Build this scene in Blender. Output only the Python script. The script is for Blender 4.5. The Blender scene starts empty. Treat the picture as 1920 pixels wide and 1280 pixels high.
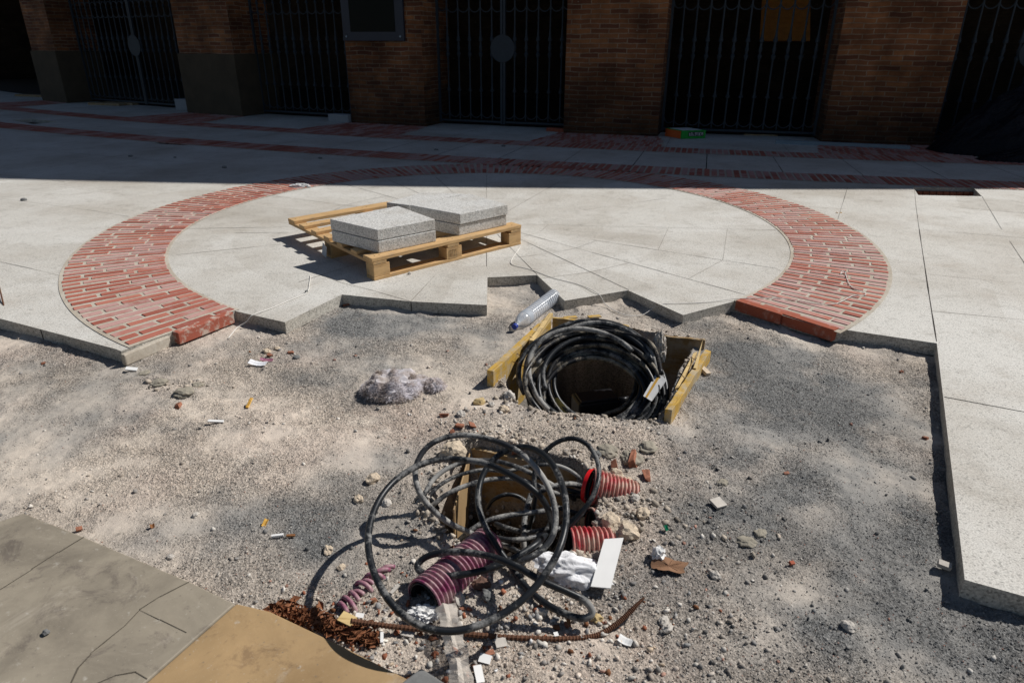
import bpy, bmesh, math, random
import numpy as np
from mathutils import Vector, Matrix
from mathutils.geometry import tessellate_polygon
random.seed(7); RNG = np.random.default_rng(11)
D = bpy.data; SC = bpy.context.scene; COL = SC.collection
R = math.radians

# ------------------------------------------------------------------ camera
PITCH, ROLL, FPX, CAMH = 0.41275, 0.00415, 1280.0, 1.35
cp, sp, cr, sr = math.cos(PITCH), math.sin(PITCH), math.cos(ROLL), math.sin(ROLL)
fwd = Vector((0, cp, -sp)); up0 = Vector((0, sp, cp)); rt0 = Vector((1, 0, 0))
rgt = rt0*cr + up0*sr; upv = up0*cr - rt0*sr
cam = D.cameras.new('camera'); cam.lens = 24.0; cam.sensor_width = 36.0
cam.clip_start = 0.05; cam.clip_end = 500
cam.dof.use_dof = True; cam.dof.focus_distance = 3.2; cam.dof.aperture_fstop = 5.6
co = D.objects.new('camera', cam); COL.objects.link(co)
m = Matrix((rgt, upv, -fwd)).transposed().to_4x4(); m.translation = (0, 0, CAMH); co.matrix_world = m
SC.camera = co
# ------------------------------------------------------------------ light
SUN_AZ, SUN_EL = R(66), R(47)            # clockwise from +Y (away from the camera), height
SUND = Vector((math.sin(SUN_AZ)*math.cos(SUN_EL), math.cos(SUN_AZ)*math.cos(SUN_EL), math.sin(SUN_EL)))
W = D.worlds.new('World'); SC.world = W; W.use_nodes = True
wn = W.node_tree; bg = wn.nodes['Background']; sky = wn.nodes.new('ShaderNodeTexSky')
sky.sky_type = 'NISHITA'; sky.sun_disc = False; sky.sun_elevation = SUN_EL; sky.sun_rotation = SUN_AZ
sky.air_density = 1.0; sky.dust_density = 0.6; sky.ozone_density = 1.2
wn.links.new(sky.outputs[0], bg.inputs[0]); bg.inputs[1].default_value = 0.05
sl = D.lights.new('sun', 'SUN'); sl.energy = 5.0; sl.angle = R(0.53); sl.color = (1.0, .972, .93)
so = D.objects.new('sun', sl); COL.objects.link(so); so.rotation_euler = (-SUND).to_track_quat('-Z', 'Y').to_euler()
so.location = (5, 5, 20)
SC.view_settings.view_transform = 'Standard'; SC.view_settings.look = 'None'
SC.view_settings.exposure = -0.14; SC.view_settings.gamma = 1.0

# ------------------------------------------------------------------ helpers
def at(px, py, z=0.0):
    """photo pixel (1920 wide) -> point on the horizontal plane z"""
    d = rgt*((px-960)/FPX) + upv*((640-py)/FPX) + fwd
    t = (z-CAMH)/d.z
    return Vector((d.x*t, d.y*t, z))
def ats(lst, z=0.0): return [at(p[0], p[1], p[2] if len(p) > 2 else z) for p in lst]
def tag(o, label=None, cat=None, group=None, kind=None):
    if label: o['label'] = label
    if cat: o['category'] = cat
    if group: o['group'] = group
    if kind: o['kind'] = kind
    return o
def empty(name, loc=(0, 0, 0), rz=0, parent=None):
    o = D.objects.new(name, None); o.empty_display_size = .1; COL.objects.link(o)
    o.location = loc; o.rotation_euler[2] = rz; o.parent = parent
    return o
def mk(name, verts, faces, mat=None, parent=None, smooth=False, bevel=0):
    me = D.meshes.new(name); me.from_pydata([tuple(v) for v in verts], [], faces); me.update()
    return fin(name, me, mat, parent, smooth, bevel)
def fin(name, me, mat, parent=None, smooth=False, bevel=0):
    if smooth:
        me.polygons.foreach_set('use_smooth', [True]*len(me.polygons))
    if mat: me.materials.append(mat)
    o = D.objects.new(name, me); COL.objects.link(o); o.parent = parent
    if bevel:
        b = o.modifiers.new('bevel', 'BEVEL'); b.width = bevel; b.segments = 2; b.limit_method = 'ANGLE'; b.angle_limit = R(40)
    return o
class MB:
    """collects shapes into one mesh"""
    def __init__(s): s.v = []; s.f = []; s.c = []; s.uv = []
    def add(s, vs, fs, col=None):
        n = len(s.v); s.v += [tuple(v) for v in vs]; s.f += [tuple(i+n for i in f) for f in fs]
        s.c += [col or (1, 1, 1, 1)]*len(vs)
    def box(s, o, a, b, c, col=None):
        o, a, b, c = Vector(o), Vector(a), Vector(b), Vector(c)
        vs = [o, o+a, o+a+b, o+b, o+c, o+a+c, o+a+b+c, o+b+c]
        fs = [(0, 3, 2, 1), (4, 5, 6, 7), (0, 1, 5, 4), (1, 2, 6, 5), (2, 3, 7, 6), (3, 0, 4, 7)]
        if a.cross(b).dot(c) < 0: fs = [f[::-1] for f in fs]
        s.add(vs, fs, col)
    def prism(s, poly, z0, z1, col=None):
        """vertical prism over a 2-D polygon (counter-clockwise)"""
        n = len(poly); A = sum(poly[i][0]*poly[(i+1) % n][1]-poly[(i+1) % n][0]*poly[i][1] for i in range(n))
        if A < 0: poly = poly[::-1]
        vs = [(p[0], p[1], z1) for p in poly]+[(p[0], p[1], z0) for p in poly]
        fs = [tuple(range(n)), tuple(range(2*n-1, n-1, -1))]+[(i, i+n, (i+1) % n+n, (i+1) % n) for i in range(n)]
        s.add(vs, fs, col)
    def tube(s, pts, r, k=8, col=None, cap=True):
        pts = [Vector(p) for p in pts]; n = len(pts)
        rr = r if hasattr(r, '__len__') else [r]*n
        t = (pts[1]-pts[0]).normalized(); nx = t.orthogonal().normalized(); vs = []; fs = []
        for i in range(n):
            t = (pts[min(i+1, n-1)]-pts[max(i-1, 0)]).normalized()
            nx = (nx-t*nx.dot(t)).normalized(); ny = t.cross(nx)
            for j in range(k):
                a = 2*math.pi*j/k; vs.append(pts[i]+(nx*math.cos(a)+ny*math.sin(a))*rr[i])
        for i in range(n-1):
            for j in range(k):
                fs.append((i*k+j, i*k+(j+1) % k, (i+1)*k+(j+1) % k, (i+1)*k+j))
        if cap: fs += [tuple(range(k-1, -1, -1)), tuple((n-1)*k+j for j in range(k))]
        s.add(vs, fs, col)
    def build(s, name, mat, parent=None, smooth=False, bevel=0, color=False, boxuv=None):
        me = D.meshes.new(name); me.from_pydata(s.v, [], s.f); me.update()
        if color:
            ca = me.color_attributes.new('tone', 'FLOAT_COLOR', 'POINT'); ca.data.foreach_set('color', np.array(s.c, dtype=np.float32).ravel())
        if boxuv is not None:
            boxuv_mesh(me, boxuv)
        return fin(name, me, mat, parent, smooth, bevel)
def boxuv_mesh(me, xdir):
    """metres as UV: walls use (distance along, height); tops use (x, y)"""
    uv = me.uv_layers.new(name='UVMap'); xd = Vector(xdir).normalized(); yd = Vector((0, 0, 1)).cross(xd)
    for p in me.polygons:
        n = p.normal
        for li in p.loop_indices:
            c = me.vertices[me.loops[li].vertex_index].co
            if abs(n.z) > .7: uv.data[li].uv = (c.dot(xd), c.dot(yd))
            elif abs(n.dot(xd)) > .7: uv.data[li].uv = (c.dot(yd)+.11, c.z)
            else: uv.data[li].uv = (c.dot(xd), c.z)
def smooth_path(pts, sub=8, closed=False):
    P = [Vector(p) for p in pts]; n = len(P); out = []
    rng = range(n if closed else n-1)
    for i in rng:
        if closed: p0, p1, p2, p3 = P[(i-1) % n], P[i], P[(i+1) % n], P[(i+2) % n]
        else: p0, p1, p2, p3 = P[max(i-1, 0)], P[i], P[i+1], P[min(i+2, n-1)]
        for k in range(sub):
            t = k/sub; t2 = t*t; t3 = t2*t
            out.append(0.5*((2*p1)+(p2-p0)*t+(2*p0-5*p1+4*p2-p3)*t2+(3*p1-p0-3*p2+p3)*t3))
    if not closed: out.append(P[-1])
    return out
# numpy noise ---------------------------------------------------------------
def vnoise(x, y, sc, seed):
    rg = np.random.default_rng(seed); T = rg.random((257, 257)).astype(np.float32)
    X = x/sc+37.3; Y = y/sc+51.7; xi = np.floor(X).astype(int); yi = np.floor(Y).astype(int)
    fx = X-xi; fy = Y-yi; fx = fx*fx*(3-2*fx); fy = fy*fy*(3-2*fy); xi %= 256; yi %= 256
    return (T[xi, yi]*(1-fx)+T[xi+1, yi]*fx)*(1-fy)+(T[xi, yi+1]*(1-fx)+T[xi+1, yi+1]*fx)*fy
def fbm(x, y, sc, seed, o=4):
    v = 0; a = .5; tot = 0
    for i in range(o): v = v+a*vnoise(x, y, sc, seed+i); tot += a; a *= .5; sc *= .5
    return v/tot-.5
def inside(x, y, poly):
    c = np.zeros(np.shape(x), bool); n = len(poly)
    for i in range(n):
        x1, y1 = poly[i][:2]; x2, y2 = poly[(i+1) % n][:2]
        if y1 == y2: continue
        c ^= ((y1 > y) != (y2 > y)) & (x < (x2-x1)*(y-y1)/(y2-y1)+x1)
    return c
def edist(x, y, poly):
    d = np.full(np.shape(x), 1e9); n = len(poly)
    for i in range(n):
        ax, ay = poly[i][:2]; bx, by = poly[(i+1) % n][:2]; ux, uy = bx-ax, by-ay; L = ux*ux+uy*uy+1e-12
        t = np.clip(((x-ax)*ux+(y-ay)*uy)/L, 0, 1); d = np.minimum(d, np.hypot(x-ax-t*ux, y-ay-t*uy))
    return d
def sdist(x, y, poly):
    d = edist(x, y, poly); return np.where(inside(x, y, poly), d, -d)
def blob(x, y, c, rx, ry=None, rot=0):
    ry = ry or rx; dx = x-c[0]; dy = y-c[1]; ca, sa = math.cos(rot), math.sin(rot)
    return np.exp(-(((dx*ca+dy*sa)/rx)**2+((-dx*sa+dy*ca)/ry)**2))

# ------------------------------------------------------------------ materials
class NT:
    def __init__(s, name):
        s.m = D.materials.new(name); s.m.use_nodes = True; s.t = s.m.node_tree; s.b = s.t.nodes['Principled BSDF']
        s.b.inputs['Specular IOR Level'].default_value = .3
    def n(s, typ, **k):
        nd = s.t.nodes.new(typ)
        for a, v in k.items():
            if a.startswith('i_'):
                key = a[2:].replace('_', ' '); nd.inputs[key].default_value = v
            else: setattr(nd, a, v)
        return nd
    def l(s, a, b): s.t.links.new(a, b)
    def coord(s, kind='Object'):
        return s.n('ShaderNodeTexCoord').outputs[kind]
    def noise(s, sc, det=4, rough=.6, vec=None, dist=0):
        nd = s.n('ShaderNodeTexNoise'); nd.inputs['Scale'].default_value = sc; nd.inputs['Detail'].default_value = det
        nd.inputs['Roughness'].default_value = rough; nd.inputs['Distortion'].default_value = dist
        s.l(vec or s.coord(), nd.inputs['Vector']); return nd.outputs['Fac']
    def vor(s, sc, vec=None, out='Distance', rnd=1):
        nd = s.n('ShaderNodeTexVoronoi'); nd.inputs['Scale'].default_value = sc; nd.inputs['Randomness'].default_value = rnd
        s.l(vec or s.coord(), nd.inputs['Vector']); return nd.outputs[out]
    def ramp(s, fac, stops):
        nd = s.n('ShaderNodeValToRGB'); e = nd.color_ramp.elements
        while len(e) < len(stops): e.new(.5)
        for i, (p, c) in enumerate(stops):
            e[i].position = p; e[i].color = (c if hasattr(c, '__len__') else (c, c, c))[:3]+(1,) if hasattr(c, '__len__') else (c, c, c, 1)
        s.l(fac, nd.inputs[0]); return nd.outputs[0]
    def mix(s, f, a, b, mode='MIX'):
        nd = s.n('ShaderNodeMix', data_type='RGBA', blend_type=mode)
        for v, i in ((f, 0), (a, 6), (b, 7)):
            if hasattr(v, 'is_linked') or hasattr(v, 'links'): s.l(v, nd.inputs[i])
            elif i == 0: nd.inputs[0].default_value = v
            else: nd.inputs[i].default_value = tuple(v[:3])+(1,) if hasattr(v, '__len__') else (v, v, v, 1)
        return nd.outputs[2]
    def math(s, op, a, b=0.0):
        nd = s.n('ShaderNodeMath', operation=op)
        for v, i in ((a, 0), (b, 1)):
            if hasattr(v, 'links'): s.l(v, nd.inputs[i])
            else: nd.inputs[i].default_value = v
        return nd.outputs[0]
    def attr(s, name='tone'):
        nd = s.n('ShaderNodeAttribute'); nd.attribute_name = name; return nd.outputs['Color']
    def bump(s, h, st=.4, dist=.003):
        nd = s.n('ShaderNodeBump'); nd.inputs['Strength'].default_value = st; nd.inputs['Distance'].default_value = dist
        s.l(h, nd.inputs['Height']); s.l(nd.outputs[0], s.b.inputs['Normal'])
    def col(s, c):
        if hasattr(c, 'links'): s.l(c, s.b.inputs['Base Color'])
        else: s.b.inputs['Base Color'].default_value = tuple(c)+(1,)
        return s
    def rough(s, r):
        if hasattr(r, 'links'): s.l(r, s.b.inputs['Roughness'])
        else: s.b.inputs['Roughness'].default_value = r
        return s

def simple(name, c, rough=.6, var=.25, sc=20, metal=0, bump=.2, bd=.002, spec=.3):
    t = NT(name); n1 = t.noise(sc, 5)
    t.col(t.mix(n1, tuple(x*(1-var) for x in c), tuple(min(1, x*(1+var)) for x in c))); t.rough(rough)
    t.b.inputs['Metallic'].default_value = metal; t.b.inputs['Specular IOR Level'].default_value = spec
    if bump: t.bump(n1, bump, bd)
    return t.m
def granite(name, top, dark, stain=.5, speck=260, amount=.5, slabs=False):
    t = NT(name); v = t.vor(speck, out='Color'); sep = t.n('ShaderNodeSeparateColor'); t.l(v, sep.inputs[0])
    g = t.ramp(sep.outputs[0], [(0, dark), (amount*.5, tuple(.55*a+.45*b for a, b in zip(top, dark))), (amount, top), (.93, top), (1, tuple(min(.8, x*1.25) for x in top))])
    f = t.noise(speck*1.1, 3, .7); g = t.mix(.55, g, t.ramp(f, [(.37, tuple(x*.50 for x in top)), (.6, tuple(min(.8, x*1.25) for x in top))]))
    s1 = t.noise(1.1, 6, .62); s2 = t.noise(.45, 4, .6)
    g = t.mix(t.ramp(s1, [(.42, 0), (.72, stain)]), g, (.40, .31, .21), 'MULTIPLY') if stain else g
    if stain:
        g = t.mix(t.ramp(s2, [(.45, 0), (.62, stain*.7)]), g, (.66, .60, .52), 'MULTIPLY')
        s3 = t.noise(6, 7, .75); g = t.mix(t.ramp(s3, [(.52, 0), (.72, .45)]), g, (.45, .42, .38), 'MULTIPLY')
    if not slabs:
        g = t.mix(t.ramp(t.noise(5, 5, .7), [(.52, 0), (.68, .35)]), g, (.60, .53, .44), 'MULTIPLY')
    if slabs:      # each slab was cut from a slightly different block
        sx = t.n('ShaderNodeSeparateXYZ'); t.l(t.coord(), sx.inputs[0]); X = t.math('SUBTRACT', sx.outputs[0], -.228); Y = t.math('SUBTRACT', sx.outputs[1], 5.457)
        an = t.math('FLOOR', t.math('MULTIPLY', t.math('ARCTAN2', Y, X), 4.21)); rd = t.math('SQRT', t.math('ADD', t.math('MULTIPLY', X, X), t.math('MULTIPLY', Y, Y)))
        inn = t.math('LESS_THAN', rd, 2.5); rr = t.math('FLOOR', t.math('DIVIDE', rd, .48))
        gx_ = t.math('FLOOR', t.math('ADD', t.math('MULTIPLY', X, 1.02), t.math('MULTIPLY', Y, -.52))); gy_ = t.math('FLOOR', t.math('ADD', t.math('MULTIPLY', X, .72), t.math('MULTIPLY', Y, 1.45)))
        cv = t.n('ShaderNodeCombineXYZ')
        for k_, (a_, b_) in enumerate(((an, gx_), (rr, gy_))):
            m_ = t.n('ShaderNodeMix'); t.l(inn, m_.inputs[0]); t.l(b_, m_.inputs[2]); t.l(a_, m_.inputs[3]); t.l(m_.outputs[0], cv.inputs[k_])
        wn_ = t.n('ShaderNodeTexWhiteNoise'); wn_.noise_dimensions = '2D'; t.l(cv.outputs[0], wn_.inputs['Vector'])
        g = t.mix(1, g, t.ramp(wn_.outputs['Value'], [(0, (.89, .88, .865)), (.5, (.97, .967, .96)), (1, (1, 1, 1))]), 'MULTIPLY')
        g = t.mix(t.ramp(t.noise(2.2, 7, .8, dist=.8), [(.55, 0), (.70, .2)]), g, (.66, .52, .40), 'MULTIPLY')
    t.col(g).rough(.72); t.bump(t.noise(speck*1.2, 4, .7), .35, .0015)
    return t.m
M = {}
M['paving'] = granite('paving_granite', (.665, .635, .59), (.15, .14, .13), .40, 170, .25, True)
M['granite'] = granite('cut_granite', (.66, .64, .61), (.03, .028, .027), 0, 165, .60)
M['granite_edge'] = granite('sawn_edge_granite', (.56, .53, .47), (.05, .047, .042), .35, 130, .6)
def cone(t, fac, c1, c2, lo, hi): return t.mix(t.ramp(fac, [(lo, 0), (hi, 1)]), c1, c2)
def m_ringbrick():
    t = NT('paver_brick'); a = t.attr(); sep = t.n('ShaderNodeSeparateColor'); t.l(a, sep.inputs[0])
    base = t.ramp(sep.outputs[0], [(0, (.30, .088, .062)), (.5, (.40, .13, .092)), (1, (.47, .18, .13))])
    n = t.noise(9, 5, .6); n2 = t.noise(60, 4, .7)
    hz = t.math('ADD', t.math('MULTIPLY', sep.outputs[1], .36), t.math('MULTIPLY', n, .55)); hz = t.math('ADD', hz, t.math('MULTIPLY', t.noise(1.5, 3, .5), .62))
    hz = t.math('ADD', hz, t.math('MULTIPLY', n2, .25))
    base = t.mix(t.ramp(hz, [(.84, 0), (1.06, .66)]), base, (.52, .37, .345))
    base = t.mix(t.ramp(n2, [(.5, 0), (.8, .4)]), base, (.24, .07, .045))
    t.col(base).rough(.75); t.bump(n2, .4, .0015); return t.m
M['paver'] = m_ringbrick()
def m_mortar():
    t = NT('mortar'); n = t.noise(40, 5, .7); n0 = t.noise(3, 4)
    c = t.ramp(n, [(.3, (.40, .35, .285)), (.65, (.56, .51, .43))]); c = t.mix(t.ramp(n0, [(.4, 0), (.65, .5)]), c, (.62, .55, .47), 'MULTIPLY')
    t.col(c).rough(.9); t.bump(n, .6, .003); return t.m
M['mortar'] = m_mortar()
def m_ground():
    t = NT('gravel_earth'); a = t.attr()
    v = t.vor(170, out='Color'); sep = t.n('ShaderNodeSeparateColor'); t.l(v, sep.inputs[0])
    f = t.noise(120, 6, .75); f2 = t.noise(420, 3, .7)
    at_ = [n_ for n_ in t.t.nodes if n_.type == 'ATTRIBUTE'][0].outputs['Alpha']
    g = t.mix(at_, a, t.ramp(sep.outputs[0], [(0, .50), (.4, .84), (1, 1.25)]), 'MULTIPLY')
    g = t.mix(t.math('ADD', t.math('MULTIPLY', at_, .65), .15), g, t.ramp(f, [(.3, .5), (.5, .95), (.7, 1.3)]), 'MULTIPLY')
    g = t.mix(.5, g, t.ramp(f2, [(.35, .5), (.6, 1.25)]), 'MULTIPLY')
    t.col(g).rough(.92); t.b.inputs['Specular IOR Level'].default_value = .12
    h = t.math('ADD', t.math('MULTIPLY', t.vor(170), .6), f); t.bump(t.math('MULTIPLY', h, t.math('ADD', t.math('MULTIPLY', at_, .85), .15)), .9, .007); return t.m
M['ground'] = m_ground()
def m_stones():
    t = NT('gravel_stone'); a = t.attr(); n = t.noise(300, 3, .7)
    t.col(t.mix(.7, a, t.ramp(n, [(.3, .55), (.7, 1.25)]), 'MULTIPLY')).rough(.88); t.b.inputs['Specular IOR Level'].default_value = .15
    return t.m
M['stones'] = m_stones()
def m_wood(name, c1, c2, sc=1.0, wear=None):
    t = NT(name); mp = t.n('ShaderNodeMapping'); t.l(t.coord(), mp.inputs[0]); mp.inputs['Scale'].default_value = (2.5, 34, 34)
    g = t.noise(sc*2.2, 6, .65, mp.outputs[0], 1.2); n2 = t.noise(5, 4, .6)
    c = t.ramp(g, [(.28, c2), (.5, c1), (.75, tuple(min(1, x*1.18) for x in c1))])
    c = t.mix(t.ramp(n2, [(.45, 0), (.75, .5)]), c, tuple(x*.55 for x in c1))
    k = t.vor(7, out='Distance'); c = t.mix(t.ramp(k, [(.0, .75), (.055, 0)]), c, tuple(x*.35 for x in c2)); c = t.mix(t.ramp(t.noise(11, 6, .75), [(.54, 0), (.70, .45)]), c, (.22, .19, .15))
    if wear:
        w = t.noise(16, 6, .7); c = t.mix(t.ramp(w, [(.44, 0), (.58, .85)]), c, wear)
    t.col(c).rough(.72); t.bump(g, .35, .0015); return t.m
M['wood'] = m_wood('pallet_wood', (.56, .36, .17), (.36, .20, .08))
M['formwork'] = m_wood('formwork_yellow', (.52, .32, .06), (.30, .17, .04), wear=(.42, .35, .24))
M['raw_wood'] = m_wood('raw_wood', (.66, .48, .22), (.40, .25, .09))
M['dark_wood'] = m_wood('dark_wood', (.30, .19, .08), (.14, .08, .03), wear=(.34, .28, .2))
def m_cable(name, black, dust, lo, hi):
    t = NT(name); n = t.noise(7, 6, .72); n2 = t.noise(150, 4, .7)
    f = t.math('ADD', t.math('MULTIPLY', n, .8), t.math('MULTIPLY', n2, .2))
    mk_ = t.ramp(f, [(lo, 0), (hi, 1)])
    t.col(t.mix(mk_, black, dust)); t.rough(t.ramp(mk_, [(0, .38), (1, .9)])); t.bump(n2, .25, .001); return t.m
M['cable'] = m_cable('black_cable', (.014, .016, .019), (.24, .235, .225), .515, .61)
M['cable_dusty'] = m_cable('dusty_cable', (.03, .031, .034), (.33, .32, .30), .45, .55)
M['coil'] = m_cable('coil_cable', (.010, .010, .012), (.33, .285, .215), .49, .62)
def m_conduit(name, c, dust, lo=.46, hi=.58):
    t = NT(name); n = t.noise(22, 6, .7); n2 = t.noise(3, 2)
    t.col(t.mix(t.ramp(n, [(lo, 0), (hi, .92)]), c, dust)); t.rough(.45); t.b.inputs['Subsurface Weight'].default_value = 0
    t.bump(n, .3, .002); return t.m
M['red_conduit'] = m_conduit('red_conduit', (.46, .04, .055), (.50, .36, .28), .36, .60)
M['purple_conduit'] = m_conduit('purple_conduit', (.22, .045, .11), (.50, .37, .35), .40, .64)
M['rust'] = simple('rust', (.115, .052, .028), .85, .5, 60, 0, .6, .002)
M['iron'] = simple('painted_iron', (.03, .042, .056), .55, .25, 12, .0, .1)
M['black'] = simple('black_plastic', (.012, .012, .014), .35, .3, 12, 0, .3)
def m_facade(name, c1, c2, mortar, lowdark=.5):
    t = NT(name); uv = t.coord('UV'); br = t.n('ShaderNodeTexBrick'); t.l(uv, br.inputs['Vector'])
    wv = t.n('ShaderNodeVectorMath', operation='MULTIPLY_ADD'); nz = t.n('ShaderNodeTexNoise'); t.l(uv, nz.inputs['Vector']); nz.inputs['Scale'].default_value = 3.5; t.l(nz.outputs['Color'], wv.inputs[0]); wv.inputs[1].default_value = (.05, .045, 0); t.l(uv, wv.inputs[2]); t.l(wv.outputs[0], br.inputs['Vector'])
    br.inputs['Scale'].default_value = 1; br.inputs['Brick Width'].default_value = .29; br.inputs['Row Height'].default_value = .068
    br.inputs['Mortar Size'].default_value = .0075; br.inputs['Mortar Smooth'].default_value = .3; br.inputs['Bias'].default_value = 0
    br.inputs['Color1'].default_value = c1+(1,); br.inputs['Color2'].default_value = c2+(1,); br.inputs['Mortar'].default_value = mortar+(1,)
    n = t.noise(4.5, 6, .7, uv); n2 = t.noise(1.1, 4, .6, uv); n3 = t.noise(40, 4, .7, uv)
    c = t.mix(t.ramp(n, [(.40, 0), (.70, .6)]), br.outputs[0], tuple(x*.28 for x in c1))
    c = t.mix(t.ramp(t.noise(1.3, 5, .6, uv), [(.38, .75), (.6, 0)]), c, (.30, .26, .22), 'MULTIPLY')
    sz = t.n('ShaderNodeSeparateXYZ'); t.l(uv, sz.inputs[0])
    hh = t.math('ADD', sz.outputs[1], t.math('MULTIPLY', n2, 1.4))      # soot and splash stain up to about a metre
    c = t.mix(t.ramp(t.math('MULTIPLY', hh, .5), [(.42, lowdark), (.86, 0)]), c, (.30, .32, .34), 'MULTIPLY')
    c = t.mix(t.ramp(t.noise(9, 5, .7, uv), [(.66, 0), (.74, .6)]), c, (.5, .44, .38))
    t.col(c).rough(.9); hb = t.math('ADD', t.math('MULTIPLY', br.outputs['Fac'], -1), t.math('MULTIPLY', n3, .5)); t.bump(hb, .9, .012); return t.m
M['facade'] = m_facade('facade_brick', (.36, .145, .055), (.14, .048, .026), (.34, .25, .17), .93)
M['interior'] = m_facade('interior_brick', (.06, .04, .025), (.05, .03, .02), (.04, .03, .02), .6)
M['added_ramp'] = simple('added_ramp_orange', (.62, .26, .07), .8, .3, 9)  # orange of the sloped planks added behind the gate
M['plinth'] = simple('plinth_render', (.075, .058, .038), .9, .45, 3.5, 0, .5, .01)
def m_oldstone(name, c, c2):
    t = NT(name); n = t.noise(2.6, 7, .65, dist=.6); n2 = t.noise(22, 5, .7); n3 = t.noise(180, 4, .7)
    a = t.ramp(n, [(.3, c2), (.5, c), (.7, tuple(min(.8, x*1.25) for x in c))])
    a = t.mix(t.ramp(t.noise(7, 8, .78, dist=.5), [(.53, 0), (.64, .7)]), a, (.52, .50, .54), 'MULTIPLY'); a = t.mix(t.ramp(t.noise(3.5, 6, .7, dist=1.2), [(.56, 0), (.66, .35)]), a, (.50, .44, .36))
    a = t.mix(t.ramp(n2, [(.62, 0), (.72, .55)]), a, (.52, .49, .43)); a = t.mix(t.ramp(n3, [(.64, 0), (.72, .5)]), a, (.55, .5, .42))
    a = t.mix(t.ramp(t.vor(38), [(0, .85), (.12, 0)]), a, (.15, .13, .11))
    t.col(a).rough(.55); t.bump(n2, .25, .003); return t.m
M['old_grey'] = m_oldstone('old_grey_stone', (.30, .26, .20), (.18, .155, .12))
M['old_ochre'] = m_oldstone('old_ochre_stone', (.35, .235, .12), (.27, .175, .085))
M['joint'] = simple('joint_dark', (.035, .03, .026), .95, .4, 30, 0, 0)
M['joint_soft'] = simple('joint_sand', (.19, .165, .135), .95, .4, 30, 0, 0)
M['clod'] = simple('earth_clod', (.56, .46, .345), .95, .4, 60, 0, 1, .008)
M['rock'] = simple('pale_rock', (.50, .46, .41), .9, .35, 30, 0, .6, .004)
M['rock_dark'] = simple('grey_rock', (.17, .17, .165), .9, .35, 30, 0, .6, .004)
M['shard'] = granite('brick_shard', (.36, .15, .09), (.16, .07, .045), .6, 60, .5)
M['newbrick'] = simple('new_brick', (.36, .10, .06), .75, .3, 18, 0, .3, .002)
M['paper'] = simple('paper', (.74, .73, .71), .7, .06, 20, 0, .1)
M['leaf'] = simple('dry_leaf', (.24, .105, .04), .75, .5, 40, 0, .4)
M['litter'] = simple('leaf_litter', (.22, .088, .04), .8, .6, 60, 0, .4)
M['peel'] = simple('yellow_peel', (.62, .36, .07), .6, .3, 40)
M['blue'] = simple('blue_plastic', (.02, .045, .28), .35, .1, 5)
M['green'] = simple('green_print', (.01, .30, .035), .4, .1, 5)
M['orange'] = simple('orange_print', (.55, .10, .02), .5, .1, 5)
M['tape'] = simple('grey_label', (.35, .38, .42), .6, .2, 15)
M['steel'] = simple('zinc_steel', (.20, .26, .32), .4, .2, 6, .4)
M['blocks'] = simple('concrete_block', (.30, .31, .33), .85, .2, 12)
M['tarp'] = simple('black_tarp', (.005, .005, .008), .45, .3, 5, 0, 1, .08, spec=.15)
M['string'] = simple('white_string', (.74, .71, .66), .8, .2, 100, 0, 0)
M['foam'] = simple('yellow_foam', (.42, .36, .12), .9, .2, 60)
M['emerald'] = simple('green_glass', (.01, .22, .11), .25, .1, 10)
def m_plastic(name, c, f, rough=.15):
    t = NT(name); t.col(c).rough(rough); tr = t.n('ShaderNodeBsdfTransparent'); mx = t.n('ShaderNodeMixShader')
    lw = t.n('ShaderNodeLayerWeight'); lw.inputs[0].default_value = .35
    fac = t.math('ADD', t.math('MULTIPLY', lw.outputs['Facing'], .75), f); t.l(fac, mx.inputs[0])
    t.l(tr.outputs[0], mx.inputs[1]); t.l(t.b.outputs[0], mx.inputs[2]); t.l(mx.outputs[0], t.t.nodes['Material Output'].inputs[0])
    t.b.inputs['Specular IOR Level'].default_value = .6; return t.m
M['pet'] = m_plastic('clear_bottle', (.62, .66, .72), .22)
M['film'] = m_plastic('clear_film', (.58, .53, .47), .30, .3)
M['bag'] = m_plastic('white_bag', (.88, .88, .90), .60, .45)
def bagbump():
    t = M['bag'].node_tree; n = t.nodes.new('ShaderNodeTexNoise'); n.inputs['Scale'].default_value = 26; n.inputs['Detail'].default_value = 3; n.inputs['Distortion'].default_value = 2.5
    c = t.nodes.new('ShaderNodeTexCoord'); b = t.nodes.new('ShaderNodeBump'); b.inputs['Strength'].default_value = .5; b.inputs['Distance'].default_value = .008
    t.links.new(c.outputs['Object'], n.inputs['Vector']); t.links.new(n.outputs['Fac'], b.inputs['Height']); t.links.new(b.outputs[0], t.nodes['Principled BSDF'].inputs['Normal'])
bagbump()
M['glasspane'] = simple('dark_glass', (.004, .006, .006), .3, .1, 3, 0, 0, spec=.08)
M['frame'] = simple('board_frame', (.028, .034, .052), .4, .15, 6, .2)

# ------------------------------------------------------------------ layout
CX, CY, R1, R2 = -.2282, 5.4574, 2.943, 2.334            # the paved circle
FX, FY, FR = 15.15, 56.22, 46.9                           # the round facade
def fac(t, off=0.0, z=0.0):
    """point on the facade curve, t degrees, off metres in front of it"""
    r = FR+off; return Vector((FX+r*math.sin(R(t)), FY-r*math.cos(R(t)), z))
edgeL = at(215, 653.5); eL0 = at(0, 597); dL = (eL0-edgeL).normalized()
edge_px = [(215, 653.5), (227, 658), (441, 583), (534.3, 604), (641, 552), (770.4, 565), (912.8, 571.8), (913.9, 520), (1007, 515.7), (1059, 563.7),
           (1177.6, 544.2), (1281, 590.5), (1377, 564.6), (1567, 619), (1585, 618), (1756.5, 643.4), (1809, 1086), (1920, 1117)]
E = [at(*p) for p in edge_px]
dR = (E[-1]-E[-2]).normalized()
outline = [edgeL+dL*14]+E+[E[-1]+dR*8]
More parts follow.
